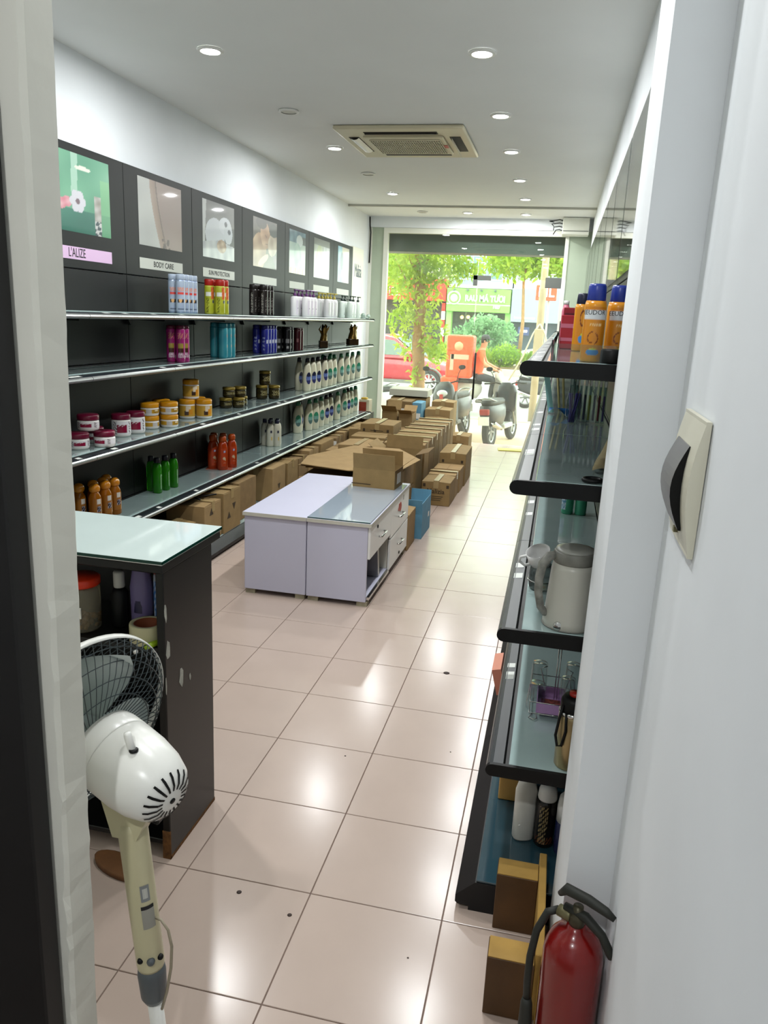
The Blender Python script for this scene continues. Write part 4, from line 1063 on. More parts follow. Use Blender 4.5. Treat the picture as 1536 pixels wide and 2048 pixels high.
# cartons on the plinth of the left shelving
LP = .1055
def lp(y0, y1, x0, x1, h, label, **k): carton(x0, x1, y0, y1, LP, LP+h, label, group='cartons on the plinth of the left shelves', **k)
lp(2.20, 2.47, -2.0, -1.72, .17, 'low carton on the left plinth nearest the counter', m=2)
lp(2.52, 2.78, -1.97, -1.72, .18, 'carton with torn tape on the left plinth behind the counter', m=0, tape=True)
lp(2.84, 3.12, -1.98, -1.69, .27, 'carton with dark arrows on the left plinth, nearer of two', m=1, prints=(('tri', [(-.03, .19, 1), (-.03, .08, -1)]),))
lp(3.14, 3.44, -1.98, -1.68, .30, 'carton with dark arrows on the left plinth, further of two', m=0, prints=(('tri', [(.03, .2, -1), (-.06, .1, 1)]),))
lp(3.5, 3.86, -2.0, -1.72, .30, 'carton with yellow tape line on the left plinth', m=2)
lp(4.18, 4.5, -2.0, -1.70, .29, 'carton with arrow print on left plinth beyond the open gap', m=1, prints=(('tri', [(.0, .14, -1)]),))
lp(4.53, 4.82, -2.0, -1.69, .28, 'carton with lifted lid on left plinth, second past the gap', m=0)
lp(4.84, 5.1, -1.98, -1.69, .27, 'carton on left plinth, third past the gap', m=2)
lp(5.12, 5.42, -2.0, -1.68, .3, 'carton on left plinth with a dark mark, level with the flat sheets', m=1, prints=(('tri', [(.02, .2, -1)]),))
lp(5.5, 5.95, -2.0, -1.68, .31, 'wide carton on left plinth under the cream bottles', m=0)
lp(6.0, 6.3, -2.0, -1.67, .3, 'carton with white paper sheet on left plinth', m=2, prints=(('sheet', .12, .12, .1, .15),))
lp(6.32, 6.62, -1.99, -1.67, .32, 'carton on left plinth behind the paper sheet', m=1)
lp(6.65, 6.98, -2.0, -1.67, .3, 'carton on left plinth with uneven lid, before the last two', m=0)
lp(7.02, 7.4, -2.0, -1.66, .3, 'carton on left plinth near its far end', m=1)
lp(7.45, 7.88, -2.0, -1.66, .28, 'last carton on left plinth by the shop front', m=2, flaps={'E': 1.4})
block(-1.64, -1.46, (5.5, 5.78, 6.08), 0, .36, 'narrow carton on the floor against the left plinth', 1, tape=False)
block(-1.64, -1.45, (6.4, 6.75, 7.1, 7.45), 0, .46, 'upright carton on the floor against the left plinth', 0, tape=False)
# black strap lying over the near plinth carton
tag(MB().tube([(-1.75, 2.9, LP+.305), (-1.85, 2.98, LP+.3), (-1.78, 3.06, LP+.296), (-1.73, 3.12, LP+.30)], .006, 6).obj('packing_strap', BLACK), 'black packing strap lying across the arrow-printed cartons', 'strap')

# ------------------------------------------------------------------ pedestal fan seen from behind
FANW = mat('fan_white_plastic', 'dcdcd6', .28, noise=.03, ns=6)
FANC = mat('fan_aged_cream', 'bdb795', .4, noise=.05, ns=8)
FANG = mat('fan_grey_collar', '4d5356', .45)
WIRE = mat('fan_dark_wire', '3c4446', .35, .4)
fan = thing('pedestal_fan', 'white pedestal fan with wire cage seen from behind, beside the door jamb', 'fan', (-.083, -.72, 0))
MB().lathe([(.155, 0), (.16, .006), (.15, .02), (.06, .035), (.03, .05)], 36).obj('base', FANW, fan)
MB().tube([(0, 0, .04), (-.030, 0, .35)], .0155, 16).obj('lower_pole', FANW, fan)
MB().tube([(-.0265, 0, .314), (-.027, 0, .327), (-.0305, 0, .382), (-.032, 0, .404)], [.020, .026, .0285, .025], 20).obj('collar', FANG, fan)
tb = MB().tube([(-.0315, 0, .397), (-.032, 0, .404), (-.060, 0, .714), (-.0615, 0, .732)], [.026, .0275, .0285, .026], 20)
tube = tb.obj('upper_tube', FANC, fan)
camd = Vector((.69, -1.2, 0)).normalized()
def on_tube(name, z, a, w, h, m):
    z += .05; t = (z-.404)/.31; cx = -.032-.028*t; r = .0278+.001*t
    b = math.atan2(camd.y, camd.x)
    pts = []
    mb = MB().grid(6, 2, lambda p, q: (cx-.0875*(q-.5)*h+(r+.0006)*math.cos(b+a+(p-.5)*w), (r+.0006)*math.sin(b+a+(p-.5)*w), z+(q-.5)*h))
    return mb.obj(name, m, tube)
on_tube('rating_sticker', .48, .35, .9, .05, pl('grey_sticker', '8e8d84', .5))
on_tube('sticker_band', .503, .35, .9, .008, INK)
on_tube('maker_emblem', .535, .3, .62, .036, pl('emblem_grey', '7b7f80', .4))
on_tube('maker_emblem', .535, .3, .34, .022, pl('emblem_pale', 'b4b5ae', .4))
for a in (-.75, .05, .8): 
    t = -.03
    b = math.atan2(camd.y, camd.x)+a
    MB().sphere((-.033+.0275*math.cos(b), .0275*math.sin(b), .43), .0065 if a != .05 else .0085, 10, 6).obj('screw_knob', BLACK if a != .05 else FANG, tube)
MB().tube([(-.042+.028, -.005, .52), (.0, -.01, .522), (.016, -.013, .505), (.024, -.015, .47), (.022, -.017, .42), (.012, -.018, .36), (-.002, -.015, .31)], .003, 6).obj('cord', mat('beige_cord', '8f8672', .5), fan)
TILT = .23
Hc = Vector((-.046, 0, .838))
YAWH = -.36
Hm = Tm(*Hc) @ Rz(YAWH) @ Ry(PI/2+TILT)          # local z axis of the head points to the rear
hs = MB().lathe([(.058, -.10), (.0745, -.098), (.077, -.085), (.0775, -.055), (.0765, -.053)], 36, M=Hm)
hs.obj('motor_collar', FANW, fan)
prof = [(.0765, -.0525), (.0775, -.05), (.0765, .0), (.071, .04), (.06, .072), (.048, .088), (.034, .096), (.012, .099)]
head = MB().lathe(prof, 36, M=Hm).obj('motor_housing', FANW, fan)
sl = MB()
for k in range(18):
    a = 2*PI*k/18
    pp = [(.0225, .0975), (.034, .0968), (.048, .0888), (.0545, .0812)]
    vs = []
    for q, (r, z) in enumerate(pp):
        ww = (.0018, .0022, .0026, .0022)[q]; vs += [(r, -ww, z+.0007), (r, ww, z+.0007)]
    sl.add(vs, [(2*q, 2*q+1, 2*q+3, 2*q+2) for q in range(3)], M=Hm @ Rz(a))
sl.lathe([(.006, .099), (.006, .1005)], 10, M=Hm)
sl.obj('vent_slots', BLACK, head)
up = Hm @ Ry(0)
kn = MB().tube([(-.005, 0, .055), (-.02, 0, .092), (-.022, 0, .098)], [.0075, .0075, .006], 12, M=Tm(*Hc) @ Rz(YAWH) @ Tm(.03, -.025, .0)).obj('oscillation_knob', FANW, head)
MB().lathe([(.0085, 0), (.0085, .004)], 12, M=Tm(*Hc) @ Rz(YAWH) @ Tm(.026, -.026, .066)).obj('knob_hole', BLACK, head)
# neck
MB().rbox(-.03, .028, -.018, .018, -.005, .06, .005, 1, M=Tm(-.062, 0, .718)).obj('neck', FANC, fan)
MB().prism([(-.05, .03), (.055, .03), (.02, -.045), (-.03, -.045)], -.024, .024, M=Tm(-.060, 0, .748)).obj('tilt_bracket', FANC, fan)
MB().rbox(-.03, .05, -.02, .02, -.004, .012, .003, 1, M=Tm(-.043, 0, .758) @ Ry(TILT)).obj('bracket_shadow_plate', BLACK, fan)
# cage
GM = Tm(*Hc) @ Rz(YAWH) @ Ry(PI/2+TILT) @ Tm(0, 0, -.165)     # z to the rear, rim plane at z 0
RG = .2
def guard(sign, r0, depth, n=64):
    mb = MB()
    for k in range(n):
        a = 2*PI*k/n
        pts = []
        for q in range(6):
            t = q/5; r = r0+(RG-r0)*t; tw = a+.35*(1-t)*sign
            pts.append((r*math.cos(tw), r*math.sin(tw), sign*depth*(1-t**2.6)))
        mb.tube(pts, .0011, 4, M=GM, smooth=False)
    for t in (.28, .52, .74, .9):
        r = r0+(RG-r0)*t
        mb.tube([(r*math.cos(2*PI*k/40), r*math.sin(2*PI*k/40), sign*depth*(1-t**2.6)) for k in range(40)], .0013, 4, M=GM, closed=True, smooth=False)
    return mb
guard(1, .075, .066).obj('rear_guard', WIRE, fan)
guard(-1, .045, .075).obj('front_guard', WIRE, fan)
MB().lathe([(RG-.001, -.010), (RG+.0015, -.0105), (RG+.002, -.004), (RG+.0005, .004), (RG-.001, .004)], 64, M=GM, cap=False).obj('guard_rim', FANW, fan)
BL = mat('translucent_grey_blade', '8f9c98', .25, trans=.15)
for k in range(3):
    a = 2*PI*k/3+1.05
    def fn(s, t, a=a):
        r = .035+.145*t; w_ = (.34+.50*math.sin(PI*min(1, t*.85+.12)))*(.6+.4*t); q = a+(s-.5)*w_*1.7
        return (r*math.cos(q), r*math.sin(q), .012-.05*(s-.5)+.006*t)
    MB().grid(12, 8, fn, M=GM).obj('blade', BL, fan)
MB().lathe([(.04, -.03), (.042, -.01), (.04, .03)], 20, M=GM).obj('blade_hub', BL, fan)

# brown sandal soles under the counter by the fan
tag(MB().loft([(0, .10, .04, 0, 0), (.018, .102, .042, 0, 0), (.02, .095, .036, 0, 0)], 20).obj('sandal', mat('brown_sandal', '6a4524', .7, noise=.2, ns=25), None, (-.60, -.06, .001), (0, 0, -.3)), 'brown sandal on the floor below the counter edge', 'sandal')

# ------------------------------------------------------------------ fire extinguisher by the pillar
RED = mat('dark_red_enamel', '760f0c', .25, coat=.4, noise=.1, ns=6)
RUB = mat('black_rubber', '23251f', .6, noise=.2, ns=30)
fx = thing('fire_extinguisher', 'red fire extinguisher with black hose standing against the right wall', 'fire extinguisher', (.728, -.44, 0), -.5)
MB().lathe([(.052, 0), (.062, .008), (.064, .02), (.064, .37), (.0615, .395), (.052, .42), (.036, .438), (.021, .446), (.019, .455)], 32).obj('cylinder', RED, fx)
link('label', patch('label', .0645, .13, .33, -3.7, -2.5, 12, 14, lambda s, t: (196, 152, 40) if .15 < t < .9 else (150, 30, 24), PRINT), fx)
MB().lathe([(.015, .452), (.017, .458), (.017, .478), (.011, .484), (.011, .50)], 16).obj('valve', pl('dark_brass', '4b4636', .4, metal=.6), fx)
MB().tube([(-.03, 0, .482), (.02, -.003, .486), (.060, -.005, .466), (.082, -.005, .435), (.084, -.005, .425)], [.009, .011, .0095, .0095, .006], 10).obj('carry_handle', RUB, fx)
MB().tube([(-.045, 0, .505), (-.03, 0, .525), (.02, 0, .527), (.06, 0, .522), (.08, 0, .515)], [.006, .0125, .0115, .010, .006], 10).obj('squeeze_lever', RUB, fx)
MB().lathe([(.012, 0), (.013, .004), (.013, .03)], 10, M=Tm(-.012, -.003, .468) @ Ry(-PI/2)).obj('hose_union', pl('olive_brass', '6f6a4c', .4, metal=.5), fx)
MB().tube([(-.042, -.003, .468), (-.062, -.012, .455), (-.075, -.03, .41), (-.077, -.043, .35), (-.074, -.05, .29), (-.07, -.052, .245)], .0085, 12).obj('hose', RUB, fx)
MB().tube([(-.07, -.052, .25), (-.069, -.053, .235), (-.066, -.055, .16), (-.06, -.058, .04)], [.010, .0135, .0165, .0185], 14).obj('nozzle_horn', RUB, fx)

# ------------------------------------------------------------------ little wooden stool lying on its side
WD = mat('dark_stained_wood', '553a1c', .6, noise=.35, ns=7, bump=.1, bs=30)
WL = mat('raw_wood_end', 'a9853f', .65, noise=.2, ns=12, bump=.1, bs=40)
st = thing('wooden_stool', 'small wooden stool lying on its side before the right shelving', 'stool', (.61, -.12, 0))
MB().rbox(.050, .0705, -.15, .235, .0, .198, .002, 1).obj('seat_board', WL, st)
for (y0, h) in ((-.16, .175), (.13, .185)):
    lg = MB().rbox(-.066, .0495, y0, y0+.07, .0, h-.003, .002, 1).obj('leg_block', WD, st)
    MB().box(-.064, .048, y0+.001, y0+.069, h-.0029, h-.0005).obj('cut_face', WL, lg)

# ------------------------------------------------------------------ breaker box on the near right wall
SW = mat('aged_ivory_plastic', 'cfccb9', .4, noise=.03, ns=8)
bx = thing('breaker_box', 'ivory breaker box with grey curved flap on the right wall', 'switch box', (.8045, -.585, 1.46))
# local: -x comes out of the wall
n = 10
pr = [(0, -.105), (-.008, -.105)]+[(-.008-.014*math.sin(PI*k/n), -.1+.2*k/n) for k in range(n+1)]+[(-.008, .105), (0, .105)]
MB().prism(pr, -.1, .1).obj('cover', SW, bx)
fl = MB()
fp = [(-.018-.020*math.sin(PI*k/n), -.075+.135*k/n) for k in range(n+1)]
fl.prism(fp+[(-.014, .06), (-.014, -.075)], -.045, .075, smooth=False).obj('flap', pl('grey_flap', '6d6c6b', .35), bx)
MB().prism([(p[0]-.0002, p[1]) for p in fp]+[(-.014, .06), (-.014, -.075)], -.0465, -.0452).obj('flap_edge', BLACK, bx)
MB().box(-.0175, -.008, -.005, .008, -.088, -.079).obj('catch', pl('olive_catch', '6f6b4a', .5), bx)

# ------------------------------------------------------------------ goods on the right shelves
R1, R2, R3, R4 = (z+.0006 for z in RZ)
RP = .1058
OR = pl('orange_can', 'd08a1e', .25)
def l_eu(s, t):
    c = mixc((206, 134, 30), (196, 120, 26), n2(s, t))
    if .77 < t < .95: c = (208, 212, 214)
    if .3 < s < .75 and .64 < t < .7 and n2(s*18, t*5) > .35: c = (226, 190, 130)
    if .72 < math.hypot((s-.42)/.18, (t-.42)/.12) < .95 and s < .47: c = (110, 50, 22)
    if .72 < math.hypot((s-.5)/.2, (t-.40)/.12) < .9 and s > .55: c = (120, 56, 24)
    if ell(s, t, .5, .14, .26, .06): c = (70, 130, 190)
    if ell(s, t, .5, .20, .14, .025): c = (200, 200, 60)
    return c
def spray(r, h, cap, fn, name='sunscreen_spray', caph=.04):
    T = []; z1 = h-caph
    part(T, name, MB().lathe([(r*.92, 0), (r, .004), (r, z1-.012), (r*.9, z1)], 24), OR)
    part(T, 'cap', MB().lathe([(r*.82, z1), (r*.86, z1+.002), (r*.8, h-.006), (r*.7, h)], 20), cap)
    T.append(('label', patch('label', r*1.005, .006, z1-.014, -2.75, -.35, 34, 40, fn), 0))
    return T
BCAP = pl('royal_blue_cap', '23358c', .3); NCAP = pl('night_blue_cap', '191b33', .35)
K['eu'] = spray(.0265, .186, BCAP, l_eu)
K['eu2'] = spray(.0265, .192, NCAP, lambda s, t: (205, 205, 196) if .45 < s < .8 and .5 < t < .78 else ((60, 120, 150) if ell(s, t, .7, .1, .2, .06) else l_eu(s, t*.55)), caph=.036)
row('eu', R1, [(.652, .13, 0, .05, 'orange sunscreen spray with royal blue cap and lettered white band, nearest the door pillar'), (.709, .175, 0, .35, 'orange sunscreen spray with royal blue cap, half hidden by the pillar')], '', '', 'spray can', 'orange sunscreen sprays')
row('eu2', R1, [(.640, .92, 0, .3, 'orange spray with night-blue cap behind the two nearest sprays')], '', '', 'spray can', 'orange sunscreen sprays')
def arc_text(s, r, size, z, a_c, material):
    me = text_mesh(s, size, material, 0., ext=.0002).copy()
    for v in me.vertices:
        q = a_c+v.co.x/r; rr = r*1.009-v.co.y; v.co = Vector((rr*math.cos(q), rr*math.sin(q), v.co.z+z))
    return me
for o in [o for o in bpy.data.objects if o.name.startswith('sunscreen_spray') and o.location.y < .5]:
    link('lettering', arc_text('EEUDOR', .0265, .0155, .118, -1.75, INK), o)
tag(MB().lathe([(.026, 0), (.027, .002), (.027, .03), (.024, .034)], 20).obj('jar_lid', BLACK, None, (.700, .085, R1)), 'black round pot lying at the near end of the top right shelf', 'pot')
# clear acrylic front fence on the top right shelf
ACR = glass_mat('clear_acrylic', 'eaf2f0')
af = thing('acrylic_fence', 'clear acrylic fence along the front edge of the top right shelf', 'shelf divider', (.556, .07, R1))
MB().box(0, .003, 0, 1.75, 0, .05).obj('front_sheet', ACR, af)
MB().box(.004, .2, 0, .003, 0, .042).obj('end_sheet', ACR, af)
MB().prism([(-.006, 0), (.0, 0), (.012, .055), (.006, .06)], 1.0, 1.012).obj('black_post', BLACK, af)
REDM = pl('red_carton', 'a3202e', .4); PINK = pl('pink_pack', 'c2687e', .4)
o = thing('red_pack', 'red box with a pink band on the top right shelf', 'box', (.612, 1.14, R1)); MB().rbox(-.04, .045, -.05, .05, 0, .12, .002, 1).obj('body', REDM, o); MB().box(-.041, .046, -.0512, -.05, .075, .09).obj('band', PINK, o); MB().box(-.041, .046, -.0512, -.05, .028, .04).obj('band', PINK, o)
o = thing('red_pack', 'darker red box behind the pink-banded one', 'box', (.612, 1.28, R1)); MB().rbox(-.035, .045, -.05, .05, 0, .15, .002, 1).obj('body', pl('crimson_carton', '8a1a28', .4), o); MB().box(-.03, .02, -.0512, -.05, .1, .13).obj('band', pl('wine_band', '5e1320', .4), o)
o = thing('pink_tube', 'small pink tube standing by the red boxes', 'tube', (.585, 1.42, R1)); MB().lathe([(.014, 0), (.016, .01), (.016, .14), (.01, .165)], 12).obj('body', PINK, o); MB().lathe([(.011, .165), (.011, .18)], 10).obj('cap', WHITEPL, o)
o = thing('white_tube', 'slim white tube between the red boxes and orange spray', 'tube', (.672, 1.15, R1)); MB().lathe([(.006, 0), (.007, .01), (.007, .165), (.005, .17)], 10).obj('body', WHITEPL, o); MB().lathe([(.0055, .17), (.004, .18)], 10).obj('cap', REDM, o)
o = thing('speckled_pack', 'speckled dark pack in front of the red boxes', 'box', (.585, 1.5, R1)); MB().rbox(-.02, .03, -.05, .05, 0, .1, .002, 1).obj('body', mat('speckled_print', '6a5348', .5, noise=.7, ns=160), o); MB().box(-.018, .028, -.0512, -.05, .07, .09).obj('band', INK, o)
o = thing('teal_pack', 'teal and white slim pack between the orange sprays', 'box', (.665, .62, R1)); MB().rbox(-.012, .016, -.02, .02, 0, .135, .002, 1).obj('body', pl('teal_white_pack', '86aba0', .4), o); MB().box(-.0125, .0165, -.0208, -.02, .02, .05).obj('band', pl('teal_band', '2c8a8e', .4), o)
o = thing('dark_pump_bottle', 'dark blue capped bottle half hidden behind the pillar', 'bottle', (.745, .22, R1)); MB().lathe([(.022, 0), (.024, .005), (.024, .12), (.012, .135)], 14).obj('body', pl('slate_bottle', '3c4352', .35), o); MB().lathe([(.012, .135), (.014, .14), (.012, .162)], 12).obj('cap', NCAP, o)
# second shelf: toothbrush packs on a strip, papers, cloth and ring
for k in range(8):
    x = .640+.0185*k; y = 1.38-.006*k
    o = thing('toothbrush_pack', f'toothbrush in clear pack on the second right shelf, {ORD[k]} from the aisle', 'toothbrush', (x, y, R2+.002), .1*math.sin(k*2.3), 'hanging toothbrush packs')
    col = ('5a4a96', '6a5aa0', '3c3650', '4b4560', 'a09a3a', '403a52', '8a3a4a', '5c4b8a')[k]
    MB().box(-.008, .008, -.003, .003, 0, .185).obj('blister', glass_mat('clear_blister', 'd7e2e0'), o)
    MB().rbox(-.004, .004, -.0022, .0022, .008, .11, .0015, 1).obj('handle', pl('brush_'+col, col, .4), o)
    MB().box(-.0035, .0035, -.0022, .0022, .11, .165).obj('neck', pl('brush_pale', '9fb3b0', .4), o)
    MB().box(-.004, .004, -.006, -.0022, .145, .168).obj('bristles', WHITEPL, o)
o = thing('toothbrush_bag', 'bunched purple toothbrushes in a clear bag on the second right shelf', 'toothbrush', (.648, 1.30, R2+.0005))
rnd = random.Random(3); mbp = MB()
for k in range(9): a = rnd.uniform(-.3, .3); mbp.tube([(rnd.uniform(-.012, .012), rnd.uniform(-.01, .01), .004), (a*.06, rnd.uniform(-.01, .01), .06), (a*.12, 0, .12)], .0028, 5)
mbp.obj('brush_handles', pl('violet_plastic', '4f3f92', .35), o)
MB().loft([(0, .014, .012, 0, 0), (.03, .026, .02, 0, 0), (.09, .026, .02, 0, 0), (.14, .018, .012, 0, 0), (.2, .02, .006, 0, 0)], 14).obj('bag', glass_mat('clear_blister', 'd7e2e0'), o)
o = thing('price_card', 'teal edge card standing on the second right shelf', 'card', (.565, 1.6, R2)); MB().box(-.012, .012, -.01, .01, 0, .17, M=Ry(-.2)).obj('strip', pl('pale_teal_plastic', '7fb0aa', .3), o); MB().box(-.014, .014, -.014, .014, 0, .006).obj('foot_plate', CHROME, o)
o = thing('pencil_pack', 'pale yellow slim brushes standing behind the teal card', 'brush pack', (.60, 1.75, R2)); MB().tube([(.0, 0, 0), (-.025, 0, .18)], .006, 6).obj('stick', pl('pale_yellow_stick', 'b9ad74', .5), o); MB().tube([(.02, .01, 0), (-.0, .01, .18)], .006, 6).obj('stick', pl('pale_yellow_stick', 'b9ad74', .5), o)
tag(MB().grid(8, 4, lambda a, b: (.09*(a-.5), .06*(b-.5), .02+.018*math.sin(5*a)*(1-b)+.012*b)).obj('blue_card', pl('blue_card', '2e6aa8', .4), None, (.60, 1.52, R2)), 'folded blue paper lying on the second right shelf', 'paper')
cl = MB().grid(16, 12, lambda a, b: (.09*(a-.5)*(1-.3*b), .13*(b-.5), .075*math.sin(PI*a)*math.sin(PI*b)**.6*(1+.25*math.sin(9*a+6*b))+.008*math.sin(13*b+5*a)+.012))
tag(cl.obj('cleaning_cloth', mat('khaki_cloth', '8b7f5e', .9, noise=.25, ns=30, bump=.3, bs=90), None, (.735, .26, R2)), 'crumpled khaki cloth on the second right shelf', 'cloth')
tag(MB().tube([(.022*math.cos(2*PI*k/24), .022*math.sin(2*PI*k/24), .006) for k in range(24)], .0055, 8, closed=True).obj('rubber_ring', BLACK, None, (.688, .095, R2)), 'black rubber ring at the near end of the second right shelf', 'ring')
# third shelf: kettle, cup, carafe, green jars
kt = thing('electric_kettle', 'white electric kettle with worn grey handle on the right shelf', 'kettle', (.668, .135, R3), 0)
KW = mat('kettle_cream_plastic', 'b9b8ad', .3, noise=.02, ns=6); KG = mat('kettle_grey_plastic', '77776f', .4, noise=.25, ns=35)
MB().lathe([(.066, 0), (.069, .004), (.069, .02), (.0665, .03), (.058, .16), (.0545, .178)], 32).obj('body', KW, kt)
MB().lathe([(.055, .177), (.0565, .181), (.0555, .205), (.052, .209)], 32).obj('rim_band', KG, kt)
MB().lathe([(.0525, .207), (.05, .214), (.035, .2175), (.01, .2185)], 32).obj('lid', pl('kettle_lid_grey', '96978f', .3), kt)
hp = [(-.045, -.012, .196), (-.066, -.02, .192), (-.082, -.026, .17), (-.0875, -.028, .13), (-.086, -.028, .09), (-.077, -.026, .05), (-.063, -.022, .032), (-.052, -.02, .028)]
hm = MB()
hm.tube(hp, [.011, .0125, .0125, .0115, .011, .0105, .010, .007], 12)
hm.obj('handle', mat('worn_grey_handle', '8a8a82', .45, noise=.55, ns=45), kt)
MB().lathe([(.012, 0), (.0125, .003), (.011, .005)], 14, M=Tm(-.028, -.0607, .014) @ Ry(-.0) @ Rx(PI/2)).obj('switch_badge', STEEL, kt)
MB().lathe([(.0695, .0), (.071, .0015), (.0705, .0035)], 32).obj('base_ring', KG, kt)
cp = thing('white_cup', 'white cup resting on the glass carafe behind the kettle', 'cup', (.585, .40, R3+.075), 0, rot=(.35, -.3, 0))
MB().lathe([(.022, 0), (.03, .004), (.036, .03), (.037, .055), (.0355, .055), (.034, .03), (.027, .007), (.001, .006)], 22, cap=False).obj('bowl', pl('glazed_white', 'd2d2d0', .12), cp)
MB().tube([(-.034, 0, .045), (-.055, 0, .045), (-.062, 0, .03), (-.05, 0, .012), (-.031, 0, .012)], .0045, 8).obj('handle', pl('glazed_white', 'd2d2d0', .12), cp)
cf = thing('glass_carafe', 'grey glass carafe under the white cup, behind the kettle', 'carafe', (.588, .40, R3))
MB().lathe([(.03, 0), (.036, .006), (.04, .03), (.038, .06), (.035, .075)], 22).obj('glass_body', pl('smoky_glass', '6c7674', .08, trans=.5), cf)
MB().tube([(.0405*math.cos(2*PI*k/24), .0405*math.sin(2*PI*k/24), .03) for k in range(24)], .002, 6, closed=True).obj('metal_band', STEEL, cf)
for k, x in enumerate((.672, .727)):
    o = thing('green_tub', 'mint green tub on the third right shelf, '+('nearer the aisle' if k == 0 else 'nearer the wall'), 'tub', (x, 1.43, R3), 0, 'mint green tubs')
    MB().lathe([(.023, 0), (.025, .004), (.025, .1), (.022, .106)], 18).obj('body', pl('mint_plastic', '3f9a78', .3), o); MB().lathe([(.0255, .1), (.0255, .13), (.022, .133)], 18).obj('lid', WHITEPL, o)
    if k == 0: link('label', patch('label', .0253, .02, .09, -3.0, -1.9, 8, 8, lambda s, t: (190, 205, 215) if n2(s*7, t*7) > .5 else (60, 120, 150)), o)
# fourth shelf: tumblers on a wire rack, tray, thermos, coloured packs behind the rail
GLS = glass_mat('tumbler_glass', 'f8fafa')
rk = thing('wire_rack', 'chrome wire rack carrying upturned glasses', 'rack', (.645, .42, R4))
rw = MB()
for z in (.012, .05): rw.tube([(-.055, -.07, z), (.07, -.07, z), (.07, .13, z), (-.055, .13, z)], .002, 5, closed=True)
for k in range(6): rw.tube([(-.055+.025*k, -.07, .012), (-.055+.025*k, .13, .012)], .0015, 4)
rw.tube([(-.045, -.07, .012), (-.055, -.085, 0.004), (-.04, -.095, .004), (-.03, -.085, .004), (-.035, -.07, .012)], .002, 5)
rw.tube([(.02, .03, .012), (.02, .03, .21)], .002, 5).tube([(.028, .03, .012), (.028, .03, .21)], .002, 5)
for s in (-1, 1): rw.tube([(.02+.03*s, .03, .05), (.02+.05*s, .03, .12), (.02+.03*s, .03, .13)], .0018, 5)
rw.obj('wire_frame', STEEL, rk)
def tumbler(loc, r, h, label, rot=(0, 0, 0)):
    o = thing('tumbler', label, 'glass', loc, 0, 'upturned tumblers', rot=rot)
    MB().lathe([(r, 0), (r*.86, h-.008), (r*.8, h), (.001, h), (.001, h-.006), (r*.76, h-.008), (r*.93, 0)], 24, cap=False).obj('glass_body', GLS, o)
tumbler((.612, .47, R4+.016), .029, .115, 'tall upturned glass at the back of the wire rack')
tumbler((.606, .385, R4+.016), .031, .085, 'shorter upturned glass at the front of the wire rack', (.08, .05, 0))
tumbler((.715, .44, R4+.054), .027, .1, 'upturned glass on the wall side of the wire rack')
tumbler((.700, .375, R4+.054), .026, .08, 'short upturned glass next to the thermos')
ty = thing('plastic_tray', 'small clear pink tray under the wire rack', 'tray', (.655, .41, R4+.0155))
MB().box(-.045, .045, -.06, .06, 0, .003).box(-.045, -.042, -.06, .06, .003, .035).box(.042, .045, -.06, .06, .003, .035).box(-.042, .042, -.06, -.057, .003, .035).box(-.042, .042, .057, .06, .003, .035).obj('shell', pl('clear_pink', 'c79ccf', .1, trans=.3), ty)
MB().box(-.03, .03, -.03, .03, .003, .006).obj('red_floral_card', mat('floral_print', '7a3a30', .6, noise=.8, ns=120), ty)
th = thing('thermos_flask', 'beige metal thermos with black strap on the lowest right board', 'thermos', (.708, .105, R4))
MB().lathe([(.036, 0), (.039, .004), (.0395, .15), (.035, .168)], 28).obj('body', pl('champagne_steel', 'a5946c', .3, metal=.7), th)
MB().lathe([(.036, .166), (.0365, .17), (.0365, .2), (.028, .212)], 24).obj('stopper', BLACK, th)
MB().lathe([(.015, .21), (.016, .213), (.016, .222)], 16).obj('red_button', pl('red_button', '9a2418', .4), th)
MB().tube([(-.03, -.022, .19), (-.037, -.026, .15), (-.043, -.028, .1), (-.036, -.031, .07), (-.025, -.036, .075), (-.018, -.04, .12), (-.02, -.033, .17)], .0038, 8).obj('strap', BLACK, th)
MB().lathe([(.037, .158), (.0405, .16), (.0405, .168), (.037, .17)], 24, cap=False).obj('steel_ring', STEEL, th)
# plinth goods
o = thing('white_bottle', 'tall white bottle standing on the right plinth', 'bottle', (.607, .30, RP), .3)
MB().loft([(0, .031, .022, 0, 0), (.006, .034, .025, 0, 0), (.17, .034, .025, 0, 0), (.2, .026, .02, 0, 0), (.212, .014, .013, 0, 0)], 20, p=2.5).obj('body', pl('plain_white_bottle', 'c9c8bf', .3), o)
MB().lathe([(.015, .212), (.016, .215), (.015, .24)], 14).obj('cap', WHITEPL, o)
MB().tube([(-.033, 0, .05), (-.03, -.012, .052), (-.018, -.0235, .06)], .0015, 5).obj('scratch_mark', pl('pale_mark', 'e8e8e4', .3), o)
o = thing('black_spray_can', 'black spray can with white cap on the right plinth', 'spray can', (.672, .29, RP), 0)
MB().lathe([(.029, 0), (.0315, .004), (.0315, .15), (.027, .163)], 22).obj('body', pl('black_gloss_can', '15130f', .25), o)
MB().lathe([(.029, .16), (.030, .165), (.028, .19), (.022, .205), (.008, .209)], 22).obj('cap', WHITEPL, o)
link('label', patch('label', .0318, .015, .145, -2.6, -.6, 24, 24, lambda s, t: (150, 130, 90) if .2 < s < .6 and n2(s*16, t*15) > .62 else ((110, 60, 30) if t < .2 and n2(s*9, t*5) > .6 else (22, 18, 14))), o)
o = thing('blue_white_can', 'white and navy can at the pillar end of the right plinth', 'spray can', (.735, .265, RP), 0)
MB().lathe([(.03, 0), (.032, .004), (.032, .11)], 22).obj('body', pl('navy_can', '1d2148', .3), o)
MB().lathe([(.032, .11), (.032, .16), (.028, .19), (.02, .2)], 22).obj('upper_body', WHITEPL, o)
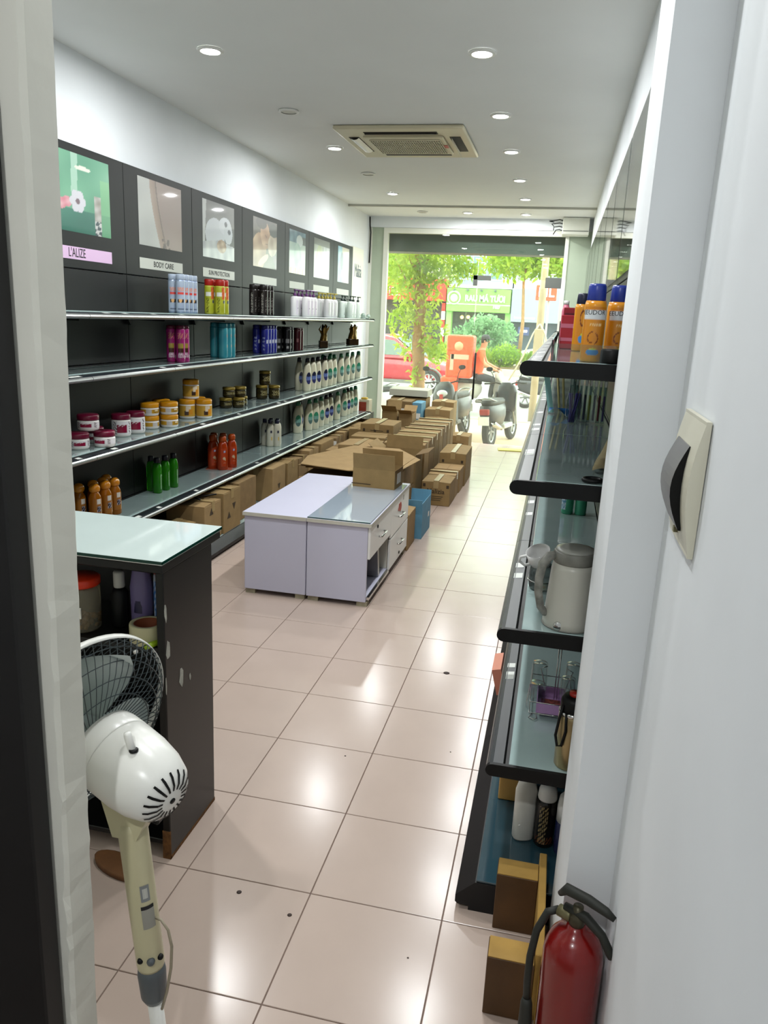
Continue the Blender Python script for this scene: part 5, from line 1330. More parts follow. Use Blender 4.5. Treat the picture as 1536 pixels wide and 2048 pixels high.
# coloured packs standing on the plinth, seen through the gap behind the rail
for k, (y, c, h, lab) in enumerate(((.9, 'a5301c', .30, 'red'), (.72, '7d6a2e', .26, 'olive yellow'), (.55, 'b08a4a', .24, 'tan'))):
    o = thing('display_pack', f'{lab} pack standing on the right plinth behind the front rail', 'box', (.55, y, RP)); MB().rbox(-.035, .03, -.07, .07, 0, h, .003, 1).obj('body', pl('pack_'+c, c, .5), o); MB().box(-.03, .025, -.0712, -.07, h*.5, h*.7).obj('band', PAPER, o)
o = thing('pink_folder', 'pink and cream folder leaning on the edge of the right plinth', 'folder', (.468, 1.35, .1)); MB().box(-.02, .02, -.09, .09, 0, .12, M=Ry(-.25)).obj('cover', pl('pink_card', 'c9826a', .6), o); MB().box(-.014, .018, -.085, .085, -.002, .07, M=Tm(-.004, 0, 0) @ Ry(-.25)).obj('pages', pl('cream_pages', 'd8c79a', .7), o)

# ------------------------------------------------------------------ the street outside
PAVE = mat('peach_paving', 'c9ae92', .8, noise=.08, ns=3, bump=.2, bs=20)
ROAD = mat('asphalt', '9c9c98', .9, noise=.08, ns=2, bump=.2, bs=40)
KERB = mat('concrete_kerb', 'a9a69a', .85, noise=.1, ns=4)
struct(MB().box(-12, 9, 9.06, 14.6, -.8, -.35).obj('pavement', PAVE))
struct(MB().box(-40, 30, 14.75, 41, -.9, -.42).obj('road', ROAD))
struct(MB().box(-40, 30, 14.6, 14.75, -.8, -.34).obj('kerb_near', KERB))
md = struct(MB().box(-40, 30, 29.4, 32.2, -.5, -.14).obj('median_kerb', KERB))
struct(MB().box(-40, 30, 29.6, 32.0, -.2, -.10).obj('median_soil', mat('soil', '6a5a3c', .95, noise=.3, ns=3)))
struct(MB().box(-40, 30, 39, 42, -.6, -.15).obj('pavement_far', mat('far_paving', 'b5a796', .8, noise=.1, ns=2)))
# our own facade and the shutter box over the opening
SHUT = mat('dark_grey_shutter_box', '555a58', .5, noise=.06, ns=3)
struct(MB().box(-2.1, .8, 9.2, 9.55, 2.58, 2.9).obj('shutter_box', SHUT))
struct(MB().box(-8, -2.23, 9.0, 9.2, -.3, 7).box(.95, 8, 9.0, 9.2, -.3, 7).box(-2.23, .95, 9.0, 9.2, 3.14, 7).obj('facade_own', mat('own_facade', 'b9b8ae', .8)))
struct(MB().box(-2.1, .8, 9.2, 12.2, 3.3, 3.45).obj('canopy_roof', SHUT))

# leaves
def leaves(name, parent, m, blobs, n, size, seed, droop=0.):
    rnd = random.Random(seed); vs = []; fs = []
    tot = sum(b[3] for b in blobs)
    for (c, r, sc, wgt) in blobs:
        for k in range(int(n*wgt/tot)):
            while True:
                p = Vector((rnd.uniform(-1, 1), rnd.uniform(-1, 1), rnd.uniform(-1, 1)))
                if .1 < p.length < 1: break
            p = Vector((c[0]+p.x*r*sc[0], c[1]+p.y*r*sc[1], c[2]+p.z*r*sc[2]))
            a, b = rnd.uniform(0, 2*PI), rnd.uniform(-1.2, 1.2)
            d = Vector((math.cos(a)*math.cos(b), math.sin(a)*math.cos(b), math.sin(b)-droop)).normalized()
            e = d.cross(Vector((rnd.uniform(-1, 1), rnd.uniform(-1, 1), rnd.uniform(-1, 1)))).normalized()
            s = size*rnd.uniform(.6, 1.3); o = len(vs)
            vs += [tuple(p), tuple(p+d*s*.5+e*s*.22), tuple(p+d*s), tuple(p+d*s*.5-e*s*.22)]
            fs.append((o, o+1, o+2, o+3))
    me = bpy.data.meshes.new(name); me.from_pydata(vs, [], fs); me.materials.append(m)
    o = link(name, me, parent); o['kind'] = 'stuff'
    return o
def leaf_mat(name, c, t=.5):
    if name in _M: return _M[name]
    m = bpy.data.materials.new(name); m.use_nodes = True; nt = m.node_tree
    nt.nodes.remove(nt.nodes['Principled BSDF']); out = nt.nodes['Material Output']
    d = nt.nodes.new('ShaderNodeBsdfDiffuse'); tr = nt.nodes.new('ShaderNodeBsdfTranslucent'); mx = nt.nodes.new('ShaderNodeMixShader'); mx.inputs[0].default_value = t
    tc = nt.nodes.new('ShaderNodeTexCoord'); n = nt.nodes.new('ShaderNodeTexNoise'); n.inputs['Scale'].default_value = 2.5
    rp = nt.nodes.new('ShaderNodeValToRGB'); q = lin(c)
    rp.color_ramp.elements[0].position = .35; rp.color_ramp.elements[0].color = (q[0]*.6, q[1]*.75, q[2]*.6, 1)
    rp.color_ramp.elements[1].position = .65; rp.color_ramp.elements[1].color = (min(1, q[0]*1.25), min(1, q[1]*1.15), q[2]*1.2, 1)
    nt.links.new(tc.outputs['Object'], n.inputs['Vector']); nt.links.new(n.outputs['Fac'], rp.inputs[0])
    for b in (d, tr): nt.links.new(rp.outputs[0], b.inputs[0])
    nt.links.new(d.outputs[0], mx.inputs[1]); nt.links.new(tr.outputs[0], mx.inputs[2]); nt.links.new(mx.outputs[0], out.inputs[0])
    _M[name] = m; return m
LEAF_Y = leaf_mat('yellow_green_leaf', 'a8bd4e', .55)
LEAF_G = leaf_mat('mid_green_leaf', '86a866', .45)
LEAF_H = leaf_mat('hedge_leaf', '8fae3c', .4)
BARK = mat('tan_bark', 'a07c55', .9, noise=.3, ns=14, bump=.5, bs=25)
tr = thing('street_tree', 'slim street tree with tan trunk and bright leaves outside the window', 'tree', (-2.04, 13.0, -.35))
MB().tube([(0, 0, 0), (-.0, .0, .55), (.0, 0, 1.0), (-.05, 0, 1.6), (-.03, .02, 2.2), (-.1, .05, 2.9), (-.16, .1, 3.8), (-.1, .1, 5.2)], [.17, .125, .12, .115, .11, .10, .09, .06], 14).obj('trunk', BARK, tr)
bb = MB()
for (p, q, r_) in (((-.07, .05, 2.6), (-.75, .3, 4.0), .035), ((-.03, 0, 2.1), (-.55, -.1, 3.1), .025), ((-.1, .05, 2.9), (.6, .2, 3.9), .035), ((-.16, .1, 3.6), (-.9, .1, 4.8), .04), ((-.05, 0, 2.4), (.5, -.2, 2.8), .02)):
    bb.tube([p, tuple((p[k]+q[k])/2+(.06 if k == 2 else 0) for k in range(3)), q], [r_, r_*.7, r_*.35], 7)
bb.obj('branches', BARK, tr)
leaves('foliage', tr, LEAF_Y, [((-.35, .1, 3.0), .55, (1.0, .9, .8), 4), ((.30, .1, 3.05), .6, (1, .9, .7), 5), ((-.1, 0, 2.45), .45, (1, .8, .9), 2.4), ((-.35, -.05, 2.0), .35, (.9, .8, 1.0), 1.0), ((.22, -.05, 1.75), .3, (.9, .8, 1.4), 1.0), ((.30, 0, 1.4), .22, (.8, .8, 1.3), .6), ((-.28, 0, 1.55), .22, (.9, .8, 1.3), .5), ((-.25, .1, 4.2), 1.1, (1.1, 1, .8), 6), ((.6, .1, 4.0), .9, (1.1, 1, .8), 5), ((.85, .2, 2.95), .3, (1, .8, .5), .6), ((-.05, -.12, .95), .12, (1, .8, 2.6), .25)], 5200, .12, 11, .3)
# trees and bushes of the median, far side
def tree2(loc, h, label, blobs, n, size, seed, m=LEAF_G, tw=.09):
    t = thing('background_tree', label, 'tree', loc, 0, 'trees across the street')
    MB().tube([(0, 0, 0), (.05, 0, h*.4), (-.05, 0, h*.75), (.05, 0, h)], [tw, tw*.8, tw*.6, tw*.3], 9).obj('trunk', BARK, t)
    leaves('foliage', t, m, blobs, n, size, seed)
tree2((-1.1, 31.7, -.1), 4.5, 'leafy tree crown over the green shop sign, across the road', [((-.2, 0, 4.1), 1.1, (1.5, .9, .6), 3), ((1.5, 0, 4.2), 1.1, (1.3, .9, .6), 3), ((.4, 0, 5.0), 1.6, (1.8, 1, .7), 4)], 3000, .30, 21, LEAF_Y)
tree2((-7.6, 31.0, -.1), 5.0, 'dense leafy tree crown over the red shop sign, across the road', [((0, 0, 3.7), 1.5, (1.4, .9, .8), 4), ((1.2, 0, 4.6), 1.6, (1.3, .9, .8), 4), ((-1.5, 0, 4.6), 1.6, (1.3, .9, .8), 4)], 3000, .32, 22, LEAF_Y)
tree2((-3.0, 33.5, -.42), 1.5, 'broad feathery shrub in front of the green shop', [((0, 0, 1.35), .95, (1.2, .9, .75), 4), ((.9, 0, 1.6), .7, (1.1, .9, .8), 2), ((-.7, 0, 1.3), .6, (1, .9, .8), 1.5), ((.2, 0, 2.0), .6, (1.2, .9, .6), 1.5)], 3000, .2, 23, leaf_mat('blue_green_leaf', '8fb58c', .45), .05)
def hedge(x, y, r, label, seed):
    t = thing('clipped_bush', label, 'bush', (x, y, -.10), 0, 'clipped bushes on the median')
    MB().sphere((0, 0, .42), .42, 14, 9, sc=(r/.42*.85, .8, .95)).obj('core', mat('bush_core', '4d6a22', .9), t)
    leaves('foliage', t, LEAF_H, [((0, 0, .45), .5, (r/.5, .9, .95), 1)], 1500, .10, seed)
hedge(-3.75, 30.4, .68, 'round clipped bush on the median, left, above the red car', 31)
hedge(-1.55, 30.4, .66, 'round clipped bush on the median, right of the rider', 32)
GRASS = leaf_mat('strap_leaf', '98ad58', .4)
def strap_plant(x, y, n, h, label, seed, w=.5):
    t = thing('strap_leaf_plant', label, 'plant', (x, y, -.10), 0, 'strap-leaved plants on the median')
    rnd = random.Random(seed); mb = MB()
    for k in range(n):
        a = rnd.uniform(0, 2*PI); l = h*rnd.uniform(.6, 1.1); sp = rnd.uniform(.1, .6); bx, by = rnd.uniform(-w, w), rnd.uniform(-.4, .4)
        dx, dy = math.cos(a)*sp*l, math.sin(a)*sp*l; px, py = -math.sin(a)*.03, math.cos(a)*.03
        mb.add([(bx-px, by-py, 0), (bx+px, by+py, 0), (bx+dx*.5+px, by+dy*.5+py, l*.65), (bx+dx*.5-px, by+dy*.5-py, l*.65), (bx+dx, by+dy, l*.85)], [(0, 1, 2, 3), (3, 2, 4)])
    mb.obj('leaves', GRASS, t)['kind'] = 'stuff'
for k, (x, w_, lab) in enumerate(((-4.85, .4, 'just left of the left round bush'), (-3.05, .15, 'just right of the left round bush'), (-2.3, .25, 'just left of the right round bush'), (-.55, .3, 'just right of the right round bush'), (.65, .3, 'furthest right, before the white car'), (-6.1, .3, 'furthest left, above the red car'))): strap_plant(x, 31.35, 90, .85, 'clump of strap leaves on the median, '+lab, 40+k, w_)

# ------------------------------------------------------------------ shops across the street
def facade(x0, x1, z1, name, label, wallm):
    o = thing(name, label, 'building', ((x0+x1)/2, 42, -.15)); w_ = (x1-x0)/2
    MB().box(-w_, w_, .6, 6, 0, z1).obj('wall', wallm, o)
    return o, w_
GREEN = mat('lime_sign_green', '7ec05a', .6); GREEN_D = mat('shop_green_frame', '8fc26e', .6)
LETW = mat('white_letter', 'f4f4ee', .5)
g, gw = facade(-5.75, -2.28, 9.5, 'green_shop', 'shop with a lime green fascia and white lettering across the street', mat('blue_grey_wall', '8f9ea6', .7, noise=.05, ns=.6))
MB().rbox(-gw, gw, -.35, .55, 2.28, 3.5, .02, 1).obj('fascia', GREEN, g)
link('lettering', text_mesh('RAU MÁ TƯƠI', .44, LETW, .016, .02, sxy=(.78, 1)), g, (.36, -.38, 2.98))
link('lettering', text_mesh('1987', .2, LETW, .004, .02), g, (1.0, -.38, 2.55))
MB().lathe([(.37, 0), (.37, .03), (.34, .04)], 28, M=Tm(-1.33, -.36, 3.0) @ Rx(PI/2)).obj('round_logo', mat('pale_green_disc', 'd6ead0', .5), g)
MB().lathe([(.2, 0), (.30, 0), (.30, .02), (.2, .02), (.2, 0)], 28, M=Tm(-1.33, -.40, 3.0) @ Rx(PI/2), cap=False).obj('logo_ring', GREEN, g)
MB().box(-gw, gw, -.36, -.355, 2.66, 2.70).obj('fascia_line', LETW, g)
for x in (-1.35, -.6, .15, .9): MB().rbox(x-.06, x+.06, -.6, -.36, 3.36, 3.48, .02, 1).obj('sign_lamp', mat('lamp_grey', '5b6660', .5), g)
for x in (-gw+.14, gw-.10): MB().box(x-.14, x+.14, -.1, .55, 0, 2.28).obj('green_pier', GREEN_D, g)
MB().box(-gw+.28, gw-.24, .5, .59, .0, 2.28).obj('dark_interior', mat('cafe_interior', '4c554e', .7, noise=.3, ns=1.5), g)
for x in (-.7, .05, .8): MB().box(x-.025, x+.025, .3, .36, 0, 2.28).obj('mullion', mat('cafe_mullion', '79867e', .5), g)
for (x, z) in ((-.9, 1.98), (-.55, 2.0), (-.2, 1.95), (.6, 1.95)): MB().sphere((x, .2, z), .10, 12, 8).obj('pendant_lamp', mat('warm_lamp', 'ffce7a', .5, emis=3.), g)
for (x, z) in ((-.85, .75), (.1, 1.1)): MB().rbox(x-.16, x+.16, .25, .29, z, z+.36, .02, 1).obj('menu_board', mat('yellow_green_board', 'a9b84a', .6), g)
for x in (-1.2, -.5, .3):
    MB().box(x-.16, x+.16, -.3, .0, .5, .54).box(x-.14, x-.1, -.28, -.24, 0, .5).box(x+.1, x+.14, -.28, -.24, 0, .5).box(x-.16, x+.16, -.02, .0, .54, .95).obj('wooden_chair', mat('cafe_wood', 'a97e45', .7), g)
for k, (x, z) in enumerate(((-1.15, 4.0), (-.2, 4.0), (.8, 4.0))):
    wv = MB().box(x-.36, x+.36, .55, .6, z, z+1.3).obj('window', mat('window_frame_white', 'd7dcdc', .5), g); MB().box(x-.30, x+.30, .53, .548, z+.06, z+1.24).obj('window_glass', mat('blue_grey_pane', '6f858e', .15), wv)
MB().box(-gw, gw, .2, .6, 3.55, 3.72).obj('balcony_ledge', mat('ledge', 'b9b9b0', .7), g)
r_, rw_ = facade(-10.2, -5.8, 8.5, 'red_shop', 'dark shop with a red fascia behind the tree across the street', mat('grey_plaster', '9a9a92', .8))
REDF = mat('fascia_red', 'd03a2c', .6)
MB().rbox(-rw_, rw_, -.3, .55, 2.78, 3.95, .02, 1).obj('fascia', REDF, r_)
MB().box(-.9, -.2, -.32, -.31, 3.35, 3.42).box(-.9, -.3, -.32, -.31, 3.15, 3.21).box(-.9, -.4, -.32, -.31, 3.0, 3.05).box(-1.0, -.97, -.32, -.31, 2.95, 3.5).obj('fascia_print', LETW, r_)
MB().box(-rw_+.2, rw_-.2, .5, .59, 0, 2.78).obj('dark_interior', mat('shop_dark', '52504a', .7, noise=.3, ns=1), r_)
for x in (-rw_+.12, rw_-.14): 
    for k in range(6): MB().box(x-.1, x+.1, -.05, .3, .45*k, .45*k+.45).obj('striped_pier_block', REDF if k % 2 else LETW, r_)
for (x, c) in ((-1.2, '5a6f92'), (-.4, 'b9b4a8'), (.5, '6f7f8c'), (1.2, '8a4a40')): MB().rbox(x-.3, x+.3, .0, .4, 0, .9, .03, 1).obj('shop_goods', mat('goods_'+c, c, .7, noise=.4, ns=5), r_)
gy, gyw = facade(-2.22, 2.6, 8.0, 'grey_shop', 'grey shop front with a dark lower strip to the right of the green shop', mat('pale_blue_grey_wall', 'a5adb0', .7))
MB().rbox(-gyw, gyw, -.3, .55, 1.85, 3.6, .02, 1).obj('fascia', mat('blue_grey_fascia', '8d9aa5', .5), gy)
MB().box(-2.2, -1.1, -.32, -.31, 2.02, 2.12).obj('fascia_print', LETW, gy)
MB().box(-gyw, gyw, .4, .58, 0, 1.85).obj('dark_glazing', mat('dark_glazing', '4a5560', .3), gy)
bs = MB().rbox(-1.95, -1.35, -.2, -.1, 1.15, 1.6, .02, 1).obj('blue_sign', mat('navy_sign', '3a4670', .5), gy)
MB().box(-1.85, -1.45, -.21, -.2, 1.32, 1.45).obj('sign_print', LETW, bs)
MB().box(-14, -10.25, 42.6, 48, -.15, 9).obj('far_house', mat('far_wall', 'b0ada2', .8)); tag(bpy.data.objects['far_house'], 'pale house beyond the red shop at the far left of the street', 'building')
# hanging orange-red sign and concrete pole
sg = thing('hanging_sign', 'orange-red sign with white letters on a post behind the concrete pole', 'sign', (-.06, 26.0, 2.45))
MB().rbox(-.35, .35, -.05, .05, 0, .51, .03, 2).obj('board', mat('orange_red_sign', 'd8502f', .5), sg)
link('lettering', text_mesh('BIL', .42, LETW, .01, .01), sg, (0, -.07, .255))
MB().tube([(.1, .09, -2.75), (.1, .09, .5)], .035, 8).obj('post', KERB, sg)
pole = thing('utility_pole', 'tan concrete utility pole with slack cables at the right of the view', 'pole', (.12, 15.0, -.42))
MB().tube([(0, 0, 0), (0, 0, 3), (.01, 0, 6), (.02, 0, 8)], [.08, .072, .065, .06], 12).obj('shaft', mat('tan_concrete', 'b5a68c', .85, noise=.15, ns=5), pole)
for s in (-1, 1): MB().tube([(0, -.1, 2.1), (s*.12, -.12, 1.9), (s*.3, -.12, 1.4), (s*.55, -.1, .9)], .018, 6).obj('cable', mat('pale_cable', 'c3bba6', .7), pole)
MB().rbox(-.10, .10, -.14, .10, 1.35, 2.0, .02, 1).obj('cable_box', mat('tan_concrete', 'b5a68c', .85), pole)
o = thing('lamp_post', 'slim pale post standing left of the green shop', 'post', (-6.2, 36, -.42)); MB().tube([(0, 0, 0), (0, 0, 2.2), (0, 0, 6)], [.10, .06, .05], 10).obj('shaft', mat('pale_post', 'bcc4c6', .5), o); MB().box(-.2, .2, -.06, .06, 1.4, 2.4).obj('board', mat('pale_board', 'c2cad0', .5), o)
o = thing('curb_marker', 'yellow-painted kerb end on the median at the right', 'kerb block', (.45, 29.2, -.42)); MB().rbox(-.4, .4, -.15, .15, 0, .32, .02, 1).obj('block', mat('yellow_paint', 'd8b23a', .6), o); MB().box(-.4, .4, -.152, -.15, .05, .1).obj('stripe', INK, o)

# ------------------------------------------------------------------ vehicles
def wheel(mb_t, mb_r, c, r, w, ax='Y', spokes=5):
    M = Tm(*c) @ Rx(PI/2) if ax == 'Y' else Tm(*c) @ Ry(PI/2)
    mb_t.lathe([(r*.68, -w/2), (r*.95, -w/2), (r, -w*.3), (r, w*.3), (r*.95, w/2), (r*.68, w/2)], 28, M=M, cap=False)
    mb_r.lathe([(r*.69, -w*.42), (r*.60, -w*.40), (r*.58, 0), (r*.60, w*.40), (r*.69, w*.42)], 28, M=M, cap=False)
    for k in range(spokes): mb_r.rbox(-r*.07, r*.07, r*.08, r*.62, -w*.36, w*.36, r*.02, 1, M=M @ Rz(2*PI*k/spokes))
    mb_r.lathe([(r*.14, -w*.4), (r*.14, w*.4)], 14, M=M)
TYRE = mat('tyre_rubber', '2b2b2b', .8); ALLOY = mat('alloy_wheel', 'c6c8ca', .3, .6)
def car(name, label, loc, rz, col, L=4.3, suv=True):
    o = thing(name, label, 'car', loc, rz)
    P = mat('car_paint_'+col, col, .2, coat=.8)
    # outline of half the body, seen from the side: x forward, z up
    H = 1.58 if suv else 1.45
    secs = []
    st = [(-L/2, .55, .92, .70), (-L/2+.08, .40, 1.0, .80), (-L/2+.5, .28, 1.06, .86), (-1.0, .24, 1.05, .89), (0, .22, 1.03, .90), (.75, .22, 1.0, .895), (1.2, .24, .97, .88), (1.65, .30, .88, .84), (L/2-.12, .36, .76, .74), (L/2, .46, .64, .6)]
    mb = MB(); n = 14; vs = []; fs = []
    for (x, zb, zt, hw) in st:
        for k in range(n):
            a = 2*PI*k/n; c, s_ = math.cos(a), math.sin(a)
            vs.append((x, hw*math.copysign(abs(c)**.35, c), (zb+zt)/2+(zt-zb)/2*math.copysign(abs(s_)**.5, s_)))
    for i in range(len(st)-1):
        for k in range(n): fs.append((i*n+k, i*n+(k+1) % n, (i+1)*n+(k+1) % n, (i+1)*n+k))
    fs += [tuple(range(n)), tuple((len(st)-1)*n+k for k in range(n))]
    mb.add(vs, fs, smooth=True); mb.obj('body', P, o)
    cab = MB(); cs = [(1.0, .98), (.25, H-.06), (-.2, H), (-1.1, H-.03), (-1.75, H-.22), (-2.0, 1.02)]
    vs = []; fs = []
    for (x, z) in cs:
        t = (z-.98)/(H-.98); hw = .86-.22*t
        vs += [(x, -hw, z), (x, -hw*.85, z+.02*t), (x, hw*.85, z+.02*t), (x, hw, z)]
    for i in range(len(cs)-1):
        for k in range(3): fs.append((i*4+k, i*4+k+1, i*4+4+k+1, i*4+4+k))
    vs += [(1.0, -.86, .95), (-2.0, -.86, .95), (1.0, .86, .95), (-2.0, .86, .95)]
    q = len(cs)*4
    fs += [tuple([q]+[i*4 for i in range(len(cs))]+[q+1]), tuple([q+2]+[i*4+3 for i in range(len(cs))]+[q+3])]
    cab.add(vs, fs); cab.obj('cabin', P, o)
    GL = mat('car_glass', '5e6f66', .08)
    for s in (-1, 1):
        def side(pts): return MB().add([(x, s*(.872-.22*(z-.98)/(H-.98)), z) for x, z in pts], [tuple(range(len(pts)))])
        side([(.78, 1.04), (.22, H-.13), (-.3, H-.09), (-.3, 1.04)]).obj('side_window', GL, o)
        side([(-.38, 1.04), (-.38, H-.09), (-1.1, H-.12), (-1.3, 1.06)]).obj('side_window', GL, o)
        MB().rbox(.62, .82, s*.9-.06, s*.9+.06, 1.0, 1.13, .03, 2).obj('door_mirror', P, o)
        MB().box(-.34, -.33, s*.898-.002, s*.898+.004, .35, 1.0).obj('door_gap', INK, o)
        MB().box(-1.4, 1.0, s*.90-.01, s*.90+.006, .26, .36).obj('sill_trim', mat('grey_trim', '6d6d6a', .5), o)
    MB().add([(.985, -.74, 1.02), (.985, .74, 1.02), (.27, .58, H-.06), (.27, -.58, H-.06)], [(0, 1, 2, 3)], M=Tm(.012, 0, .012)).obj('windscreen', GL, o)
    for s in (-1, 1): MB().sphere((L/2-.22, s*.62, .74), .13, 10, 6, sc=(1.3, .9, .6)).obj('headlamp', mat('headlamp', 'd9dde0', .1), o)
    for (x, y) in ((1.32, -.80), (1.32, .80), (-1.32, -.80), (-1.32, .80)):
        t_, r2 = MB(), MB(); wheel(t_, r2, (x, y, .335), .335, .22, spokes=9)
        wo = t_.obj('wheel', TYRE, o); r2.obj('rim', ALLOY, wo)
        MB().tube([(x+.385*math.cos(a), math.copysign(.86, y), .335+.385*math.sin(a)) for a in [PI*k/12 for k in range(13)]], .035, 6).obj('arch_trim', mat('grey_trim', '6d6d6a', .5), o)
    return o
car('red_car', 'red car in the road, partly behind the tree trunk', (-4.35, 21.2, -.42), 0, 'b32032')
car('white_car', 'white car on the far carriageway behind the median bushes', (.6, 35.0, -.42), PI, 'd8dadb')

def moto(label, loc, rz, col, col2, rider_box=False, name='parked_scooter', lean=0.):
    """x forward; front wheel at +.62, rear at -.62"""
    o = thing(name, label, 'motorbike', loc, 0, rot=(lean, 0, rz))
    P = mat('bike_'+col, col, .4, coat=.15, noise=.05, ns=8); Q = mat('bike_'+col2, col2, .3)
    for x in (.63, -.62):
        t_, r2 = MB(), MB(); wheel(t_, r2, (x, 0, .28), .28, .09, spokes=7); wo = t_.obj('wheel', TYRE, o); r2.obj('rim', mat('bike_rim', '8f9294', .35, .6), wo)
    MB().tube([(.63, .06, .28), (.52, .06, .62), (.42, .03, .92)], .022, 8).tube([(.63, -.06, .28), (.52, -.06, .62), (.42, -.03, .92)], .022, 8).obj('front_fork', CHROME, o)
    MB().grid(10, 4, lambda a, b: (.63+.31*math.cos(.35+2.0*a), (b-.5)*.13, .28+.31*math.sin(.35+2.0*a)+.02*(1-(2*b-1)**2))).obj('front_fender', P, o)
    MB().loft([(.50, .05, .10, .50, 0), (.66, .10, .17, .47, 0), (.82, .12, .19, .43, 0), (.95, .09, .15, .39, 0), (1.02, .04, .08, .37, 0)], 16, p=2.6).obj('front_fairing', P, o)
    MB().sphere((.54, 0, .83), .075, 12, 8, sc=(.6, 1.3, .8)).obj('headlamp', mat('headlamp', 'd9dde0', .1), o)
    for s in (-1, 1):
        MB().prism([(.34, .30), (.50, .42), (.46, .78), (.36, .86), (.30, .60)], s*.19-.01, s*.19+.01).obj('leg_shield', P if s > 0 else Q, o)
        MB().tube([(.38, s*.04, .98), (.36, s*.2, 1.02), (.28, s*.34, 1.0)], .012, 8).obj('handlebar', BLACK, o)
        MB().tube([(.36, s*.2, 1.0), (.40, s*.26, 1.16), (.40, s*.30, 1.22)], .007, 6).obj('mirror_stem', BLACK, o)
        MB().sphere((.40, s*.32, 1.25), .055, 10, 6, sc=(.3, 1.2, .75)).obj('mirror', BLACK, o)
        MB().lathe([(.015, 0), (.017, .1)], 10, M=Tm(.30, s*.28, 1.005) @ Rx(-s*PI/2)).obj('grip', RUB, o)
    MB().rbox(-.1, .36, -.12, .12, .26, .34, .02, 1).obj('footboard', Q, o)
    MB().loft([(.36, .30, .12, -.38, 0), (.5, .42, .15, -.40, 0), (.62, .46, .15, -.42, 0), (.70, .44, .13, -.44, 0)], 18, p=3.).obj('rear_body', P, o)
    MB().loft([(.69, .40, .12, -.38, 0), (.75, .42, .135, -.40, 0), (.79, .38, .11, -.42, 0)], 18, p=3.).obj('seat', mat('black_seat', '1c1c1d', .55), o)
    MB().tube([(-.40, -.14, .30), (-.60, -.15, .34), (-.85, -.15, .42)], [.03, .045, .05], 10).obj('exhaust', STEEL, o)
    MB().tube([(-.55, .11, .76), (-.85, .1, .82), (-.88, 0, .83), (-.85, -.1, .82), (-.55, -.11, .76)], .012, 7).obj('grab_rail', CHROME, o)
    MB().rbox(-.90, -.84, -.08, .08, .56, .66, .015, 1).obj('tail_lamp', mat('tail_red', '9e2a22', .3), o)
    MB().box(-.93, -.915, -.09, .09, .40, .54).obj('number_plate', WHITEPL, o)
    MB().tube([(-.2, .1, .3), (-.24, .2, .0)], .012, 6).obj('side_stand', BLACK, o)
    return o
s1 = moto('black parked scooter left of the door handle, a red sticker on its front', (-1.11, 11.6, -.35), -1.75, '26262c', '34343a', lean=.1)
MB().box(.592, .60, -.03, .03, .72, .82).obj('red_sticker', mat('red_tag', 'c23a3a', .5), s1)
moto('black and white parked scooter at the threshold of the glass door', (-.28, 11.5, -.35), 1.35, '2a2a30', 'c9c9c6', lean=-.08)
moto('white scooter half hidden behind the cartons by the tree', (-2.75, 11.7, -.35), -2.0, 'd5d8da', 'a9acb0')
moto('dark motorbike passing at the right beyond the rider', (.45, 18.2, -.42), 0.05, '3a3a40', '8f8a86', name='passing_motorbike')
rb_ = moto('delivery motorbike with a big orange box, ridden past the window', (-1.13, 16.2, -.42), 0.0, 'b9b6b0', '6e6a66', name='delivery_motorbike')
DB = mat('orange_delivery_fabric', 'e0532c', .6, noise=.06, ns=4)
dx = thing('delivery_box', 'big orange delivery box strapped behind the rider', 'delivery box', (-1.70, 16.2, .37))
MB().rbox(-.24, .36, -.32, .32, .03, .98, .05, 3).obj('box_body', DB, dx)
MB().box(-.12, .28, -.326, -.322, .45, .56).box(-.14, -.06, -.326, -.322, .2, .56).obj('grey_stripe', mat('grey_stripe', 'b9a390', .5), dx)
MB().lathe([(.10, 0), (.10, .005)], 18, M=Tm(.04, -.322, .74) @ Rx(PI/2)).obj('round_emblem', mat('pale_orange', 'e9a07a', .5), dx)
MB().rbox(-.34, .05, -.34, .30, -.46, .05, .06, 3).obj('lower_bag', DB, dx)

# ------------------------------------------------------------------ the rider
def skin_body(name, verts, edges, radii, root=0, sub=2):
    me = bpy.data.meshes.new(name); me.from_pydata(verts, edges, [])
    o = bpy.data.objects.new(name, me); COL.objects.link(o)
    o.modifiers.new('skin', 'SKIN'); s = o.modifiers.new('sub', 'SUBSURF'); s.levels = sub; s.render_levels = sub
    for k, r in enumerate(radii):
        v = me.skin_vertices[0].data[k]; v.radius = r if isinstance(r, tuple) else (r, r); v.use_root = (k == root)
    bpy.context.view_layer.update()
    out = bpy.data.meshes.new_from_object(o.evaluated_get(bpy.context.evaluated_depsgraph_get()))
    bpy.data.objects.remove(o); bpy.data.meshes.remove(me)
    out.name = name
    return out
# x forward; seat at z .80 of the bike
rv = [(-.18, 0, .90), (-.15, 0, 1.08), (-.11, 0, 1.26), (-.08, 0, 1.40), (-.05, 0, 1.50), (-.02, 0, 1.58), (.0, 0, 1.68)]
re_ = [(0, 1), (1, 2), (2, 3), (3, 4), (4, 5), (5, 6)]
rr = [(.15, .17), (.13, .15), (.14, .17), (.10, .13), .055, .08, .085]
for s in (-1, 1):
    b = len(rv)
    rv += [(-.08, s*.18, 1.38), (.03, s*.26, 1.16), (.24, s*.30, 1.06), (.31, s*.31, 1.04), (.36, s*.31, 1.03)]
    re_ += [(3, b), (b, b+1), (b+1, b+2), (b+2, b+3), (b+3, b+4)]; rr += [.068, .052, .042, .034, .03]
    b = len(rv)
    rv += [(-.10, s*.11, .86), (.26, s*.15, .80), (.20, s*.14, .42), (.24, s*.14, .37), (.36, s*.15, .365)]
    re_ += [(0, b), (b, b+1), (b+1, b+2), (b+2, b+3), (b+3, b+4)]; rr += [.10, .075, .05, .045, .035]
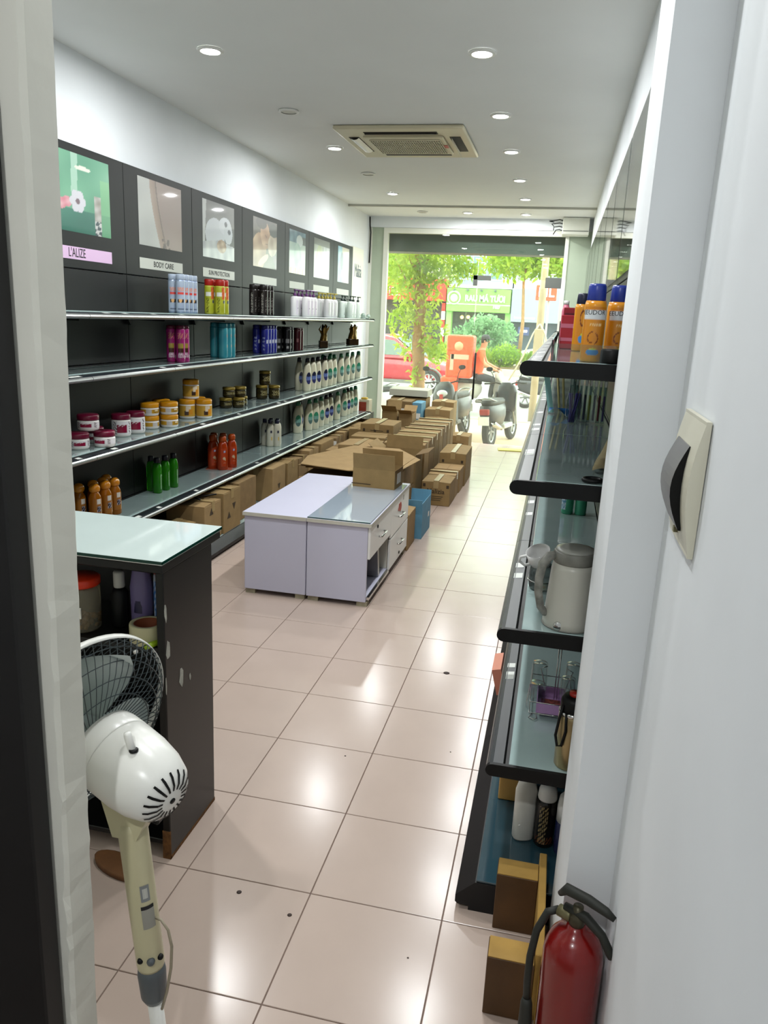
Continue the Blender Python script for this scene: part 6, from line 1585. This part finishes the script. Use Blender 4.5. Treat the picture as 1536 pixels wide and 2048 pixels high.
pm = skin_body('person', rv, re_, rr)
SKIN = mat('skin', 'b98566', .6); SHIRT = mat('orange_shirt', 'd9582c', .75, noise=.1, ns=9); PANTS = mat('black_trousers', '26262a', .8); SHOE = mat('grey_shoes', '9b9b98', .6)
pm.materials.clear()
for m_ in (SKIN, SHIRT, PANTS, SHOE): pm.materials.append(m_)
for p in pm.polygons:
    c = p.center; p.use_smooth = True
    if c.z > 1.47: i = 0
    elif abs(c.y) > .20 and c.x > .02 and c.z > .98: i = 0
    elif c.z > .93 or (c.z > .86 and c.x < -.2): i = 1
    elif c.z < .42 and c.x > .14: i = 3
    else: i = 2
    p.material_index = i
pr_ = link('person', pm, None, (-1.10, 16.2, -.42)); tag(pr_, 'delivery rider in orange shirt, dark trousers and dark cap, leaning on the handlebar', 'person')
MB().lathe([(.098, 1.70), (.102, 1.72), (.095, 1.77), (.06, 1.805), (.01, 1.815)], 18, M=Tm(.0, 0, 0)).rbox(.05, .19, -.075, .075, 1.705, 1.72, .006, 1).obj('cap', mat('dark_cap', '2e3034', .7), pr_)
hd_ = MB().sphere((.083, 0, 1.655), .016, 8, 6, sc=(1.2, .8, 1.3)).sphere((-.01, .088, 1.66), .02, 8, 6, sc=(.8, .4, 1.3)).sphere((-.01, -.088, 1.66), .02, 8, 6, sc=(.8, .4, 1.3)); hd_.obj('nose_and_ears', SKIN, pr_)
MB().sphere((.074, .032, 1.685), .011, 8, 6).sphere((.074, -.032, 1.685), .011, 8, 6).box(.074, .085, -.025, .025, 1.612, 1.618).obj('eyes_and_mouth', INK, pr_)
MB().sphere((-.035, 0, 1.665), .088, 14, 8, sc=(.8, .98, .8)).obj('hair', mat('black_hair', '1d1a18', .7), pr_)
hb = MB()
for s in (-1, 1):
    for k in range(4): hb.tube([(.355, s*(.335-.017*k), 1.035), (.385, s*(.335-.017*k), 1.03), (.392, s*(.335-.017*k), 1.005), (.375, s*(.335-.017*k), .985)], [.009, .0088, .008, .006], 6)
    hb.tube([(.35, s*.28, 1.02), (.37, s*.27, 1.0), (.385, s*.275, .985)], [.010, .009, .007], 6)
hb.obj('fingers', SKIN, pr_)
